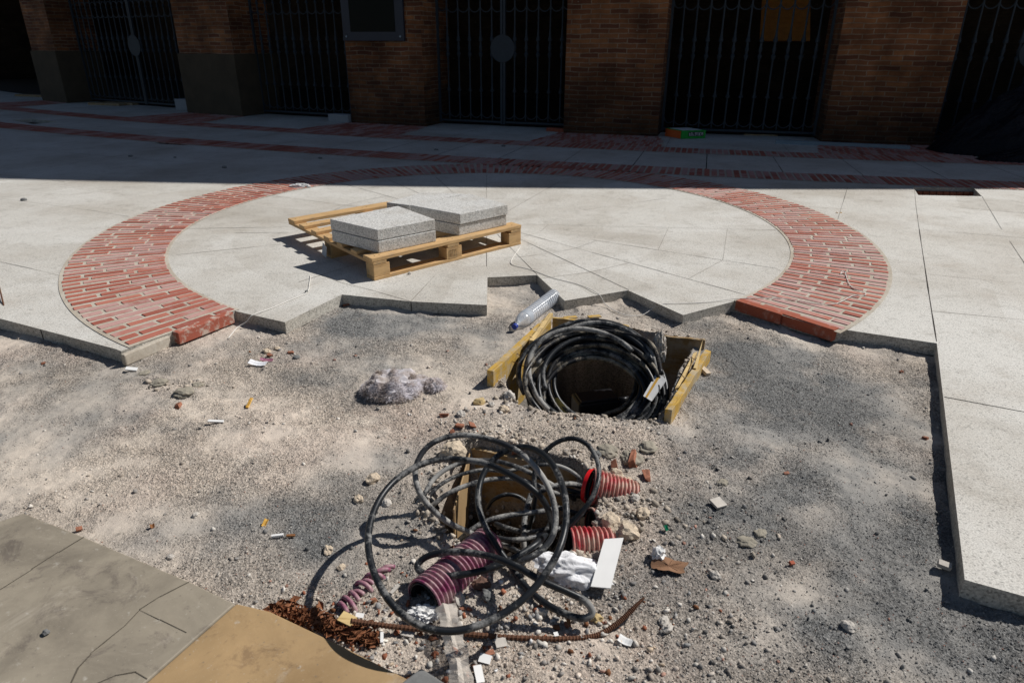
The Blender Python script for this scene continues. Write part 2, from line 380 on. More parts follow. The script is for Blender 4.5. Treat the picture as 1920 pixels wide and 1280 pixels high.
outer = [(p.x, p.y) for p in outline]+[(10, -12), (60, -12), (60, 75), (-60, 75), (-60, 9)]
holes = []
for hp in ([(1712, 351), (1826, 353), (1841, 368), (1722, 366)], [(288, 269), (332, 261), (400, 266), (345, 272.5)], [(22, 225), (60, 223), (108, 229), (62, 233)]):
    holes.append([at(*p).xy for p in hp])
TH = .066
def sheet_with_holes(name, outer, holes, z, thick, mat):
    loops = [[Vector((p[0], p[1], 0)) for p in outer]]+[[Vector((p[0], p[1], 0)) for p in h] for h in holes]
    tris = tessellate_polygon(loops); flat = [p for l in loops for p in l]
    vs = [(p.x, p.y, z) for p in flat]; fs = []
    for a, b, c in tris:
        if (flat[b]-flat[a]).cross(flat[c]-flat[a]).z < 0: a, c = c, a
        fs.append((a, b, c))
    n0 = len(vs); vs += [(p.x, p.y, z-thick) for p in flat]; i0 = 0
    for l in loops:
        n = len(l)
        for i in range(n):
            a, b = i0+i, i0+(i+1) % n; fs.append((a, b, b+n0, a+n0))
        i0 += n
    o = mk(name, vs, fs, mat)
    bm = bmesh.new(); bm.from_mesh(o.data); bmesh.ops.recalc_face_normals(bm, faces=bm.faces)
    up = [f for f in bm.faces if abs(f.normal.z) > .9]
    if sum(f.normal.z for f in up) < 0:
        for f in bm.faces: f.normal_flip()
    for f in bm.faces: f.material_index = 0 if f.normal.z > .5 else 1
    bm.to_mesh(o.data); bm.free(); return o
pav = sheet_with_holes('pavement', outer, holes, 0.0, TH, M['paving']); pav.data.materials.append(M['granite_edge']); tag(pav, kind='structure')

# joints between the paving slabs: narrow strips
def strip(mb, a, b, w, z=.0012, wob=0):
    a, b = Vector((a[0], a[1], z)), Vector((b[0], b[1], z)); n = max(1, int((b-a).length/.15)); d = (b-a).normalized(); s = Vector((-d.y, d.x, 0))
    vs = []
    for i in range(n+1):
        p = a.lerp(b, i/n); ww = w*(.5+.9*random.random())*.5
        q = s*(random.uniform(-wob, wob)); vs += [p+s*ww+q, p-s*ww+q]
    mb.add(vs, [(2*i, 2*i+1, 2*i+3, 2*i+2) for i in range(n)])
jd = MB(); js = MB()
def pxj(mb, pts, w):
    for a, b in zip(pts, pts[1:]): strip(mb, at(*a), at(*b), w)
pxj(jd, [(1723.5, 430), (1740, 540), (1756, 640)], .006); pxj(jd, [(1717, 383), (1723.5, 430)], .003)
pxj(jd, [(1770.6, 744), (1925, 773)], .004); pxj(js, [(1723, 430), (1925, 447)], .003); pxj(js, [(1738, 514), (1925, 533)], .002)
pxj(js, [(1745, 583), (1925, 600)], .003); pxj(js, [(1668, 508), (1740, 517)], .002); pxj(jd, [(1893, 452), (1925, 500)], .004)
pxj(js, [(1717, 383), (1714, 345)], .003); pxj(jd, [(1589, 352), (1570, 414)], .003); pxj(js, [(1590, 347), (1712, 360)], .003)
pxj(js, [(1583, 372), (1730, 385)], .002); pxj(jd, [(1786, 388), (1925, 400)], .003); pxj(jd, [(1841, 368), (1878, 430)], .003)
pxj(js, [(1480, 385), (1583, 392)], .002); pxj(jd, [(170, 826-826+466), (170, 466)], .002)
pxj(jd, [(0, 491), (60, 504)], .003); pxj(js, [(60, 504), (118, 518)], .002); pxj(jd, [(172, 395), (240, 406)], .003); pxj(js, [(0, 372), (172, 395)], .002)
pxj(js, [(58, 640-75), (60, 520)], .0)
# radial joints of the paved circle and the broken rings between them
def pol(r, a, z=0): return Vector((CX+r*math.cos(R(a)), CY+r*math.sin(R(a)), z))
C0 = at(912.5, 419)
rad_px = [(912.5, 500), (1007, 515), (1179, 543.6), (1398.7, 553), (1459, 504), (1454, 431.5), (1250, 372), (1060, 334.5), (912, 328.5), (816, 331), (728, 337), (640, 344), (500, 366), (352, 429), (330, 478), (560, 529)]
for i, p in enumerate(rad_px):
    P = at(*p); d = (P-C0); L = d.length
    if i in (0, 1, 2): a = .35
    else: a = .32 if i % 2 else .95
    q = C0+d*(a/L); strip(jd if i in (0, 1, 2, 3, 4, 9, 10, 11, 13) else js, q, P, .0035)
angs = sorted(math.degrees(math.atan2((at(*p)-C0).y, (at(*p)-C0).x)) % 360 for p in rad_px)
for i_, (a, b) in enumerate(zip(angs, angs[1:]+[angs[0]+360])):
    if b-a > 34: continue
    for rr in (.50, .98, 1.46, 1.92):
        if random.random() < .62: strip(jd if random.random() < .2 else js, C0+Vector((rr*math.cos(R(a)), rr*math.sin(R(a)), 0)), C0+Vector((rr*math.cos(R(b)), rr*math.sin(R(b)), 0)), .0022)
pxj(js, [(600, 515), (640, 530), (700, 545), (770, 565)], .003); pxj(js, [(770.4, 565), (815, 517)], .003)
pxj(jd, [(440, 437), (540, 436)], .003)
# joints of the far slabs between the brick bands
for k in range(-70, 40):
    t = k*.98-.3; strip(jd if random.random() < .5 else js, fac(t, 1.67).xy, fac(t, 2.9).xy, .010)
for k in range(-60, 30, 2):
    strip(js, fac(k*.98, 0).xy, fac(k*.98, 1.2).xy, .006)
    if k < -22: strip(js, fac(k*.98+.4, 3.4).xy, fac(k*.98+.4, 6.2).xy, .006)
for r_ in (4.6, 6.0):
    for k in range(-60, -22): strip(js, fac(k, r_).xy, fac(k+1, r_).xy, .006)
for a, b, w in (((912.8, 571.8), (913.9, 520), 0),): pass
tag(jd.build('paving_joint', M['joint']), kind='structure'); tag(js.build('sandy_paving_joint', M['joint_soft']), kind='structure')
# vertical joints in the slabs' cut edge
vj = MB()
for p in [(770.4, 565), (1007, 515.7), (76, 617), (1780, 800)]:
    q = at(*p); d = -q.xy.normalized(); vj.box((q.x+d.x*.002-.002, q.y+d.y*.002, -TH), (.004, 0, 0), (0, -.001, 0), (0, 0, TH-.001))
tag(vj.build('edge_joint', M['joint']), kind='structure')
# beds under the three openings in the paving
for h in holes:
    c = sum((Vector(p) for p in h), Vector((0, 0)))/4
    mb = MB(); mb.prism([(c.x+(p[0]-c.x)*1.05, c.y+(p[1]-c.y)*1.05) for p in h], -.20, -.15)
    tag(mb.build('opening_bed', M['joint']), kind='structure')

h = holes[0]; mb = MB(); p0, p1 = Vector(h[0]), Vector(h[1]); dd = (p1-p0)/9
for i in range(9):
    q = p0+dd*i; mb.box((q.x+.004, q.y-.012, -.145), (dd.x*.88, dd.y*.88, 0), (0, -.05, 0), (0, 0, .062)); mb.box((q.x+.02, q.y-.008, -.078), (dd.x*.86, dd.y*.86, 0), (0, -.045, 0), (0, 0, .045))
tag(mb.build('opening_brick_lining', simple('lining_brick', (.22, .075, .045), .9, .4, 12), bevel=.004), kind='structure')

# brick ring and brick bands -------------------------------------------------
def ring_sheet(name, cx, cy, ra, rb, a0, a1, z, mat, n=160):
    vs = []; fs = []
    for i in range(n+1):
        a = R(a0+(a1-a0)*i/n); vs += [(cx+ra*math.cos(a), cy+ra*math.sin(a), z), (cx+rb*math.cos(a), cy+rb*math.sin(a), z)]
        if i: fs.append((2*i-2, 2*i-1, 2*i+1, 2*i))
    return tag(mk(name, vs, fs, mat), kind='structure')
A0, A1 = -48.6, 236.3
ring_sheet('ring_mortar', CX, CY, R2-.006, R1+.008, -50.0, 237.0, .0035, M['mortar'])
rb = MB(); a = A0; k = 0
while a < A1:
    k += 1; w = random.uniform(.041, .047); L0 = R2+.002+random.uniform(0, .006); L1 = R1-.002-random.uniform(0, .008)
    cuts = [[.25, .50], [.13, .38], [.25, .50], [.12, .37]][k % 4] if random.random() < .85 else [.19, .44]
    ed = [0]+[c/.61*(L1-L0)+random.uniform(-.012, .012) for c in cuts]+[L1-L0]
    d = Vector((math.cos(R(a)), math.sin(R(a)), 0)); s = Vector((-d.y, d.x, 0))
    for e0, e1 in zip(ed, ed[1:]):
        g = random.uniform(.006, .012); jt = random.uniform(-.004, .004); zt = .0075+random.uniform(-.0012, .0012)
        tone = (random.random(), random.random(), random.random(), 1)
        o = Vector((CX, CY, -.01))+d*(L0+e0+g)+s*(jt-w/2)
        hw = random.uniform(-.0025, .0025)
        rb.box(o, d*(e1-e0-2*g), s*w+d*hw, Vector((0, 0, zt+.01)), tone)
    a += math.degrees(.0675/2.50)
tag(rb.build('brick_ring', M['paver'], bevel=.002, color=True), kind='structure')
def band(name, o0, o1, pitch, w):
    mb = MB(); t = -46.0; dt = math.degrees(pitch/FR)
    ring = MB()
    vs = []; fs = []; n = 220
    for i in range(n+1):
        tt = -46+(60)*i/n; vs += [fac(tt, o0-.01, .0035), fac(tt, o1+.01, .0035)]
        if i: fs.append((2*i-2, 2*i, 2*i+1, 2*i-1))
    tag(mk(name+'_mortar', vs, fs, M['mortar']), kind='structure')
    while t < 14:
        p = fac(t, o0+.01); d = (fac(t, o1)-fac(t, o0)).normalized(); s = Vector((-d.y, d.x, 0)); L = o1-o0-.02
        c = .5*L*random.choice((.8, 1.2, 1)) if random.random() < .5 else L*.62
        tone = lambda: (random.random()*.7, random.random(), random.random(), 1)
        for e0, e1 in ((0, L),) if random.random() < .6 else ((0, c), (c+.012, L)):
            mb.box(p+d*e0-s*w/2+Vector((0, 0, -.01)), d*(e1-e0), s*w, (0, 0, .0175+random.uniform(-.001, .001)), tone())
        t += dt
    tag(mb.build(name, M['paver'], color=True), kind='structure')
band('upper_brick_band', 1.21, 1.66, .076, .056)
band('lower_brick_band', 2.90, 3.38, .076, .056)
PIERS = [(-34.5, -33.1), (-27.66, -25.84), (-22.67, -20.82), (-17.79, -15.94), (-13.0, -11.15), (-8.1, -6.3)]
ap = MB(); vs = []; apm = MB()
for t0, t1 in PIERS:
    for i in range(5):
        r0 = .02+i*.236
        k = 0; t = t0-.05-.04*i
        while t < t1+.05+.04*i:
            d = (fac(t, 1)-fac(t, 0)).normalized(); s = Vector((-d.y, d.x, 0))
            ap.box(fac(t, r0)-s*.031+Vector((0, 0, -.01)), d*.222, s*.062, (0, 0, .0175), (random.random()*.7, random.random(), 0, 1)); t += math.degrees(.082/FR)
    q = [fac(t0-.08, .0, .0032), fac(t0-.25, 1.2, .0032), fac(t1+.25, 1.2, .0032), fac(t1+.08, 0, .0032)]
    apm.add(q, [(0, 1, 2, 3)])
tag(ap.build('brick_apron', M['paver'], color=True), kind='structure'); tag(apm.build('apron_mortar', M['mortar']), kind='structure')

# ------------------------------------------------------------------ the arena building
KX, KY = math.sin(SUN_AZ)/math.tan(SUN_EL), math.cos(SUN_AZ)/math.tan(SUN_EL)
def shade_top_h(t):  # wall-top height solved so its shadow ends on the shade line
    P = fac(t); h = 8.0
    for _ in range(30):
        x = min(7, max(-7, P.x-h*KX)); ys = 6.93-.028*x+.0075*x*x; h = .5*h+.5*(P.y-ys)/KY
    return min(11.5, max(3.6, h))
bld = empty('arena_building', fac(-17, -1)); tag(bld, 'dark brown brick arena front with piers and iron gates beyond the paving', 'building')
BL = bld.location.copy()
def P(o):   # parent a world-space mesh to the building without moving it
    o.parent = bld; o.location = -BL; return o
DEP = 1.0
for i, (t0, t1) in enumerate(PIERS):
    tm = (t0+t1)/2; xd = (fac(t1)-fac(t0)).normalized(); dp = (fac(tm, -1)-fac(tm, 0)).normalized()
    wdt = (fac(t1)-fac(t0)).length; z0 = 0.0
    if i < 2:
        mb = MB(); mb.box(fac(t0)-xd*.03-dp*.03, xd*(wdt+.06), dp*(DEP+.06), (0, 0, 1.12)); P(mb.build('pier_plinth', M['plinth'], bevel=.01)); z0 = 1.12
    mb = MB(); mb.box(fac(t0, 0, z0), xd*wdt, dp*DEP, (0, 0, 3.6-z0)); o = mb.build('brick_pier', M['facade'], boxuv=xd, bevel=.006); P(o)
    if i in (3, 4):
        mb = MB(); mb.box(fac(t0, .0, 0)+xd*.02-dp*.0, xd*.001, dp*.001, (0, 0, .001))
# unseen upper wall, its top edge shaped to throw the shade line
vs = []; fs = []; n = 110
for i in range(n+1):
    t = -50+65*i/n; h = shade_top_h(t)
    vs += [fac(t, -.02, 3.59), fac(t, -.02, h), fac(t, -.75, h), fac(t, -.75, 3.59)]
    if i:
        a = 4*i-4; b = 4*i; fs += [(a, b, b+1, a+1), (a+1, b+1, b+2, a+2), (a+2, b+2, b+3, a+3), (a+3, b+3, b, a)]
o = mk('upper_wall', vs, fs, M['facade']); boxuv_mesh(o.data, (1, -.3, 0)); P(o)
# inside: back wall, ceiling (gap added to let sun in), paving under a dark sheet
def arc_wall(name, off, z0, z1, mat, t0=-50, t1=15):
    vs = []; fs = []; n = 60
    for i in range(n+1):
        t = t0+(t1-t0)*i/n; vs += [fac(t, off, z0), fac(t, off, z1), fac(t, off-.3, z1), fac(t, off-.3, z0)]
        if i: a = 4*i-4; b = 4*i; fs += [(a, b, b+1, a+1), (a+1, b+1, b+2, a+2), (a+2, b+2, b+3, a+3)]
    o = mk(name, vs, fs, mat); boxuv_mesh(o.data, (1, -.3, 0)); return P(o)
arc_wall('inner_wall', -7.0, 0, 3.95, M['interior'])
def arc_slab(name, o0, o1, z, t0, t1, mat, th=.25):
    vs = []; fs = []; n = max(2, int((t1-t0)/1.2))
    for i in range(n+1):
        t = t0+(t1-t0)*i/n; vs += [fac(t, o0, z), fac(t, o1, z), fac(t, o1, z+th), fac(t, o0, z+th)]
        if i: a = 4*i-4; b = 4*i; fs += [(a, b, b+1, a+1), (a+1, b+1, b+2, a+2), (a+2, b+2, b+3, a+3), (a+3, b+3, b, a)]
    fs += [(0, 1, 2, 3), (4*n, 4*n+3, 4*n+2, 4*n+1)]
    return P(mk(name, vs, fs, mat))
def rayfac(px, py, off):
    d = rgt*((px-960)/FPX)+upv*((640-py)/FPX)+fwd; a = d.x*d.x+d.y*d.y; b = -(d.x*FX+d.y*FY); c = FX*FX+FY*FY-(FR+off)**2
    t = (-b-math.sqrt(b*b-a*c))/a; return Vector((d.x*t, d.y*t, CAMH+d.z*t))
def tof(p): return math.degrees(math.atan2(p.x-FX, FY-p.y)), math.hypot(p.x-FX, p.y-FY)-FR
SP0, SP1 = rayfac(1425, 70, -4.0), rayfac(1500, -30, -4.6)
hs = [tof(Vector((p.x+KX*(3.7-p.z), p.y+KY*(3.7-p.z), 0))) for p in (SP0, SP1)]
HL = (hs[0][0]-.05, hs[1][0]+.25); HO = (min(hs[0][1], hs[1][1])-.35, max(hs[0][1], hs[1][1])+.15)  # bounds of the ceiling gap added to let sun onto the planks
st0, st1 = tof(SP0)[0], tof(SP1)[0]+.35; Z_ = Vector((0, 0, 1))
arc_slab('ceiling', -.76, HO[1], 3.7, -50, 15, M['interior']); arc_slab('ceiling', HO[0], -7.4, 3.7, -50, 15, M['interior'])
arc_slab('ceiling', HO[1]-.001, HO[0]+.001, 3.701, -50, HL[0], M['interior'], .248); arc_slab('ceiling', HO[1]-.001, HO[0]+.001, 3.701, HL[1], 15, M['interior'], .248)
vs = []; fs = []
for i in range(67):
    t = -50+65*i/66; vs += [fac(t, -.62, .0045), fac(t, -7.0, .0045)]
    if i: fs.append((2*i-2, 2*i, 2*i+1, 2*i-1))
P(mk('corridor_shade_sheet', vs, fs, M['interior']))  # dark sheet laid over the paving to paint in the corridor's shade
# end walls
for t in (-50, 15):
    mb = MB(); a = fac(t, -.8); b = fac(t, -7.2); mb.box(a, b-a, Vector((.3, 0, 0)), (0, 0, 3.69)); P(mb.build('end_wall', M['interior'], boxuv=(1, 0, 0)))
# added sloped planks imitating a lit patch, below the added ceiling gap
st = MB()
d = (fac(st0, -5)-fac(st0, -4)).normalized()
for i in range(9):
    a = fac(st0, -4.0-.085*i, SP0.z-.05+.085*i); b = fac(st1, -4.0-.085*i, SP0.z-.05+.085*i)
    st.box(a, b-a, d*.078+Z_*.078, -d*.012*0+d*.02-Z_*.02)
mb = MB(); a = fac(st0+.02, -4.02, 0); b = fac(st1, -4.02, 0); mb.box((a.x, a.y, 0), b-a, d*1.0, (0, 0, SP0.z-.065)); P(mb.build('added_ramp_base', M['interior'], boxuv=(1, -.3, 0)))  # dark block added under the sloped planks
P(st.build('added_ramp', M['added_ramp']))
# gates
def pipe(mb, prof, x, k=8):
    """vertical turned bar: list of (z, r) at local x"""
    vs = []; fs = []
    for z, r in prof:
        for j in range(k): a = 2*math.pi*j/k; vs.append((x+r*math.cos(a), r*math.sin(a), z))
    for i in range(len(prof)-1):
        for j in range(k): fs.append((i*k+j, i*k+(j+1) % k, (i+1)*k+(j+1) % k, (i+1)*k+j))
    fs.append(tuple((len(prof)-1)*k+j for j in range(k))); mb.add(vs, fs)
r0 = .014
PROF = [(.10, r0), (.56, r0), (.565, .036), (.59, .036), (.60, .024), (.66, r0), (1.10, r0), (1.14, .03), (1.17, .036), (1.20, .018), (1.26, .030), (1.31, .020), (1.36, .018),
        (1.37, .036), (1.40, .034), (1.44, .022), (1.55, r0), (1.98, r0), (2.0, .03), (2.04, r0), (3.4, r0)]
mb = MB(); pipe(mb, PROF, 0); bar_me = mb.build('bar', M['iron'], smooth=False); BAR = bar_me.data; D.objects.remove(bar_me)
def loops_mesh(xs, z, up):
    mb = MB()
    for a, b in zip(xs, xs[1:]):
        c = (a+b)/2; r = (b-a)/2
        mb.tube([(c+r*math.cos(R(u)), 0, z+(1 if up else -1)*r*1.1*math.sin(R(u))) for u in range(0, 181, 20)], .009, 5)
    return mb
def gate(t0, t1, off, plate):
    a = fac(t0, off); b = fac(t1, off); L = (b-a).length; g = empty('iron_gate', parent=bld)
    g.location = a-BL; g.rotation_euler[2] = math.atan2(b.y-a.y, b.x-a.x)
    nb = max(8, int(round(L/.2))); 
    if plate and nb % 2: nb += 1
    st_ = L/nb; xs = [st_*i for i in range(1, nb)]
    mbf = MB()
    for x in (0.02, L-.02): mbf.box((x-.025, -.02, .03), (.05, 0, 0), (0, .04, 0), (0, 0, 3.4))
    for z in (.05, 3.3): mbf.box((.045, -.015, z), (L-.09, 0, 0), (0, .03, 0), (0, 0, .035))
    if plate: mbf.box((L/2-.045, -.03, .03), (.04, 0, 0), (0, .05, 0), (0, 0, 3.4)); mbf.box((L/2+.005, -.03, .03), (.04, 0, 0), (0, .05, 0), (0, 0, 3.4))
    mbf.build('gate_frame', M['iron'], g, bevel=.003)
    for x in xs:
        if plate and abs(x-L/2) < .02: continue
        o = D.objects.new('bar', BAR); COL.objects.link(o); o.parent = g; o.location = (x, 0, 0)
    ed = [0.045]+xs+[L-.045]
    loops_mesh(ed, .24, False).build('scroll_row', M['iron'], g); 
    loops_mesh(ed, 1.92, False).build('scroll_row', M['iron'], g); loops_mesh(ed, 2.02, True).build('scroll_row', M['iron'], g)
    if plate:
        pm = MB(); N = 28; vs = [(L/2+.215*math.cos(2*math.pi*i/N), -.045, 1.25+.215*math.sin(2*math.pi*i/N)) for i in range(N)]+[(L/2+.215*math.cos(2*math.pi*i/N), -.033, 1.25+.215*math.sin(2*math.pi*i/N)) for i in range(N)]
        pm.add(vs, [tuple(range(N)), tuple(range(2*N-1, N-1, -1))]+[(i, i+N, (i+1) % N+N, (i+1) % N) for i in range(N)]); pm.build('lock_plate', M['iron'], g)
    return g
for i in range(5): gate(PIERS[i][1], PIERS[i+1][0], -.55, i % 2 == 0)
gate(PIERS[5][1], PIERS[5][1]+3.0, -.55, False)

# ------------------------------------------------------------------ ground under the works
PIT1 = [p.xy for p in ats([(938, 716), (1040, 604), (1170, 616), (1292, 642), (1300, 655), (1232, 792), (1190, 800), (1100, 788), (1030, 778), (975, 765)], -.07)]
PIT2 = [p.xy for p in ats([(800, 965), (822, 905), (868, 835), (905, 828), (1075, 868), (1118, 905), (1120, 985), (1070, 1045), (960, 1055), (900, 1045), (832, 1003)], -.07)]
OLD = [(0, 976), (43.7, 961), (158, 1006), (356, 1090), (440, 1131), (507, 1146), (640, 1209.5), (760, 1270), (860, 1330)]
ZO = -.048
oldw = [at(px, py, ZO) for px, py in OLD]
old_poly = [(oldw[0].x-1.2, oldw[0].y-.55)]+[(p.x, p.y) for p in oldw]+[(.3, .2), (-2.6, .2)]
pavline = [(p.x, p.y) for p in outline]+[(10, -12), (-14, -12)]
def W2(px, py, z=-.07): return at(px, py, z).xy
def terrain(x, y):
    h = -.070+.020*fbm(x, y, .9, 3, 5)+.019*fbm(x, y, .22, 9, 4)+.010*fbm(x, y, .06, 15, 3)
    # trodden lumps, spoil heaps and hollows
    for c, rx, ry, a in ((W2(1075, 815), .22, .10, .030), (W2(1200, 830), .14, .10, .025), (W2(900, 790), .16, .10, .018), (W2(1290, 730), .10, .22, .020),
                         (W2(1190, 960), .12, .14, .030), (W2(830, 965), .10, .07, .030), (W2(1350, 900), .25, .18, .014), (W2(1560, 900), .3, .2, .012),
                         (W2(950, 1120), .20, .08, .012), (W2(700, 900), .25, .2, -.006), (W2(1400, 1040), .12, .07, -.022), (W2(1480, 900), .06, .10, -.016),
                         (W2(520, 690), .22, .08, .012), (W2(440, 740), .18, .05, -.012), (W2(1700, 1180), .2, .12, .012), (W2(560, 1170), .2, .05, -.003),
                         (W2(1560, 1110), .12, .05, -.012), (W2(300, 712), .14, .025, .022), (W2(365, 735), .06, .03, .020), (W2(1810, 1180), .1, .2, -.01)):
        h = h+a*blob(x, y, c, rx, ry)
    rough = 1-.6*blob(x, y, W2(1600, 750), .5, .5)
    h = h+.022*np.exp(-np.clip(edist(x, y, pavline), 0, 9)/.05)*np.clip(.35+2.2*fbm(x, y, .16, 137, 4), 0, 1)+rough*(.012*np.maximum(0, fbm(x, y, .035, 21, 3))+.03*np.maximum(0, fbm(x, y, .11, 27, 4)-.17))
    n = .02*fbm(x, y, .12, 33, 4)+.006*fbm(x, y, .03, 43, 3)
    for poly, dep in ((PIT1, .95), (PIT2, .36)):
        d = sdist(x, y, poly)+n*1.4
        h = h+.014*np.exp(-np.abs(d)/.05)*(d < 0)
        h = h-dep*np.clip(d/.055, 0, 1)**.8
    return h
def greyness(x, y):
    g = .30+1.5*fbm(x, y, .55, 51, 5)+.9*fbm(x, y, .18, 57, 4)
    for c, rx, ry, a in ((W2(1530, 760), .50, .55, .85), (W2(1620, 1020), .5, .45, .75), (W2(1850, 1200), .3, .3, .5), (W2(1400, 700), .3, .3, .35), (W2(780, 610), .45, .12, .55), (W2(600, 960), .34, .26, .9), (W2(380, 1000), .35, .2, .35), (W2(640, 600), .45, .2, .5), (W2(780, 860), .2, .1, .3), (W2(300, 800), .5, .12, .35), (W2(1450, 1200), .5, .2, .35),
                         (W2(960, 560), .15, .12, .3), (W2(1350, 980), .22, .2, .45), (W2(560, 800), .35, .2, -.55), (W2(200, 900), .6, .3, -.45), (W2(950, 1200), .45, .16, -.6), (W2(780, 780), .3, .2, -.5),
                         (W2(1060, 830), .25, .1, -.5), (W2(1180, 970), .14, .15, -.5), (W2(480, 760), .2, .12, -.45), (W2(1250, 1180), .25, .12, -.25), (W2(560, 640), .25, .1, .3), (W2(250, 750), .5, .25, .12)):
        g = g+a*blob(x, y, c, rx, ry)
    return np.clip(g+.5*fbm(x, y, .09, 61, 4), 0, 1)
def grain(x, y):
    d = .60+2.5*fbm(x, y, .28, 151, 5)+1.0*fbm(x, y, .07, 157, 3)
    for c, rx, ry, a in ((W2(400, 745), .28, .14, -.7), (W2(1080, 805), .3, .06, -.4), (W2(170, 700), .3, .1, -.4), (W2(740, 850), .22, .16, -.5), (W2(250, 900), .4, .2, -.3), (W2(1640, 900), .14, .18, -.4),
                         (W2(900, 620), .3, .12, -.2), (W2(600, 960), .34, .26, .6), (W2(1500, 760), .4, .4, .3), (W2(1780, 1200), .3, .3, .5), (W2(640, 610), .3, .1, .4), (W2(950, 1200), .4, .14, .4), (W2(1300, 1050), .3, .2, .3)): d = d+a*blob(x, y, c, rx, ry)
    return np.clip(d, 0, 1)
def gcol(x, y):
    g = greyness(x, y)[..., None]; n = (fbm(x, y, .4, 71, 4)+.5)[..., None]
    beige = np.array([.52, .445, .37])*(.75+.5*n); pink = np.array([.60, .47, .395]); gr = np.array([.215, .213, .206])*(.8+.4*n)
    w = np.clip(fbm(x, y, .3, 81, 4)*3, 0, 1)[..., None]
    c = (beige*(1-.4*w)+pink*.4*w)*(1-g)+gr*g
    pale = np.clip(fbm(x, y, .16, 91, 4)*3.2-.45, 0, 1)[..., None]*(.75-.45*g)
    dust = 1-grain(x, y)[..., None]; pale = np.clip(pale+dust*.30*(1-.5*g), 0, .95)
    c = c*(1-pale)+np.array([.74, .66, .56])*pale
    p = np.clip(np.maximum(sdist(x, y, PIT1), sdist(x, y, PIT2)-.02)/.03, 0, 1)[..., None]      # pit shade put into the colour, darkening sides and floor
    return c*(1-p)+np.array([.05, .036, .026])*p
X0, X1, Y0, Y1, S = -3.1, 2.35, .80, 4.25, .0055
nx, ny = int((X1-X0)/S)+1, int((Y1-Y0)/S)+1
gx, gy = np.meshgrid(np.linspace(X0, X1, nx), np.linspace(Y0, Y1, ny))
gz = terrain(gx, gy)
gz = gz+(RNG.random(gz.shape)-.5)*.0046*(.12+1.1*grain(gx, gy))*(gz > -.2)
gz = np.where(inside(gx, gy, old_poly), np.minimum(gz, ZO-.012), gz)
def grid_obj(name, gx, gy, gz, colr, mat):
    ny, nx = gx.shape; me = D.meshes.new(name); N = nx*ny
    me.vertices.add(N); me.vertices.foreach_set('co', np.stack([gx, gy, gz], -1).astype(np.float32).ravel())
    i = np.arange(N).reshape(ny, nx); q = np.stack([i[:-1, :-1], i[:-1, 1:], i[1:, 1:], i[1:, :-1]], -1).reshape(-1, 4)
    me.loops.add(q.size); me.loops.foreach_set('vertex_index', q.ravel().astype(np.int32)); me.polygons.add(len(q))
    me.polygons.foreach_set('loop_start', (np.arange(len(q))*4).astype(np.int32)); me.update(calc_edges=True)
    ca = me.color_attributes.new('tone', 'FLOAT_COLOR', 'POINT'); c4 = np.concatenate([colr.reshape(-1, 3), grain(gx, gy).reshape(-1, 1)], 1); ca.data.foreach_set('color', c4.astype(np.float32).ravel())
    return fin(name, me, mat, smooth=True)
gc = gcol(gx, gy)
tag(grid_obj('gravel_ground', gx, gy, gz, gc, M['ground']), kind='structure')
bd = MB(); e = .02; zz = -.085
for (a, b, c, d) in ((-60, X0+e, -30, 75), (X1-e, 60, -30, 75), (X0+e, X1-e, -30, Y0+e), (X0+e, X1-e, Y1-e, 75)):
    bd.add([(a, c, zz), (b, c, zz), (b, d, zz), (a, d, zz)], [(0, 1, 2, 3)], (.40, .33, .26, 1))
tag(bd.build('ground', M['ground'], color=True), kind='structure')

# old stone paving in the corner
def lerp_poly(a, b, f): return a+(b-a)*f
A_ = oldw; J1 = at(272, 1280, ZO); dj = (J1-A_[4]); jend = A_[4]+dj*2.2
mb = MB(); mb.prism([(p.x, p.y) for p in A_[:5]]+[(jend.x-.006, jend.y), (-2.6, .3), (oldw[0].x-1.2, oldw[0].y-.55)], ZO-.05, ZO)
tag(mb.build('old_grey_paving', M['old_grey'], bevel=.004), kind='structure')
mb = MB(); mb.prism([(A_[4].x+.005, A_[4].y)]+[(p.x, p.y) for p in A_[5:]]+[(.28, .25), (jend.x, jend.y)], ZO-.05, ZO+.001)
tag(mb.build('old_ochre_paving', M['old_ochre'], bevel=.004), kind='structure')
oj = MB()
def ojs(pts, w, z=ZO+.0012):
    for a, b in zip(pts, pts[1:]): strip(oj, at(a[0], a[1], z), at(b[0], b[1], z), w, z, .002)
ojs([(158, 1006), (110, 1034), (60, 1066), (0, 1104)], .0035); ojs([(356, 1090), (300, 1118), (262, 1142), (235, 1172), (201, 1199), (170, 1225), (146, 1252), (130, 1285)], .0035)
ojs([(160, 1290), (215, 1265), (255, 1258), (276, 1272)], .003); ojs([(262, 1142), (300, 1160), (350, 1185)], .0015)
tag(oj.build('paving_crack', simple('crack_dirt', (.10, .085, .065), .95, .4, 30, 0, 0)), kind='structure')
mb = MB(); mb.prism([(p.x, p.y) for p in ats([(752, 1282), (790, 1253), (835, 1282), (850, 1330), (760, 1330)], ZO)], ZO-.05, ZO+.006)
tag(mb.build('stone_corner', M['rock_dark'], bevel=.006), 'dark grey stone corner between the ochre slab and the rubble', 'stone')

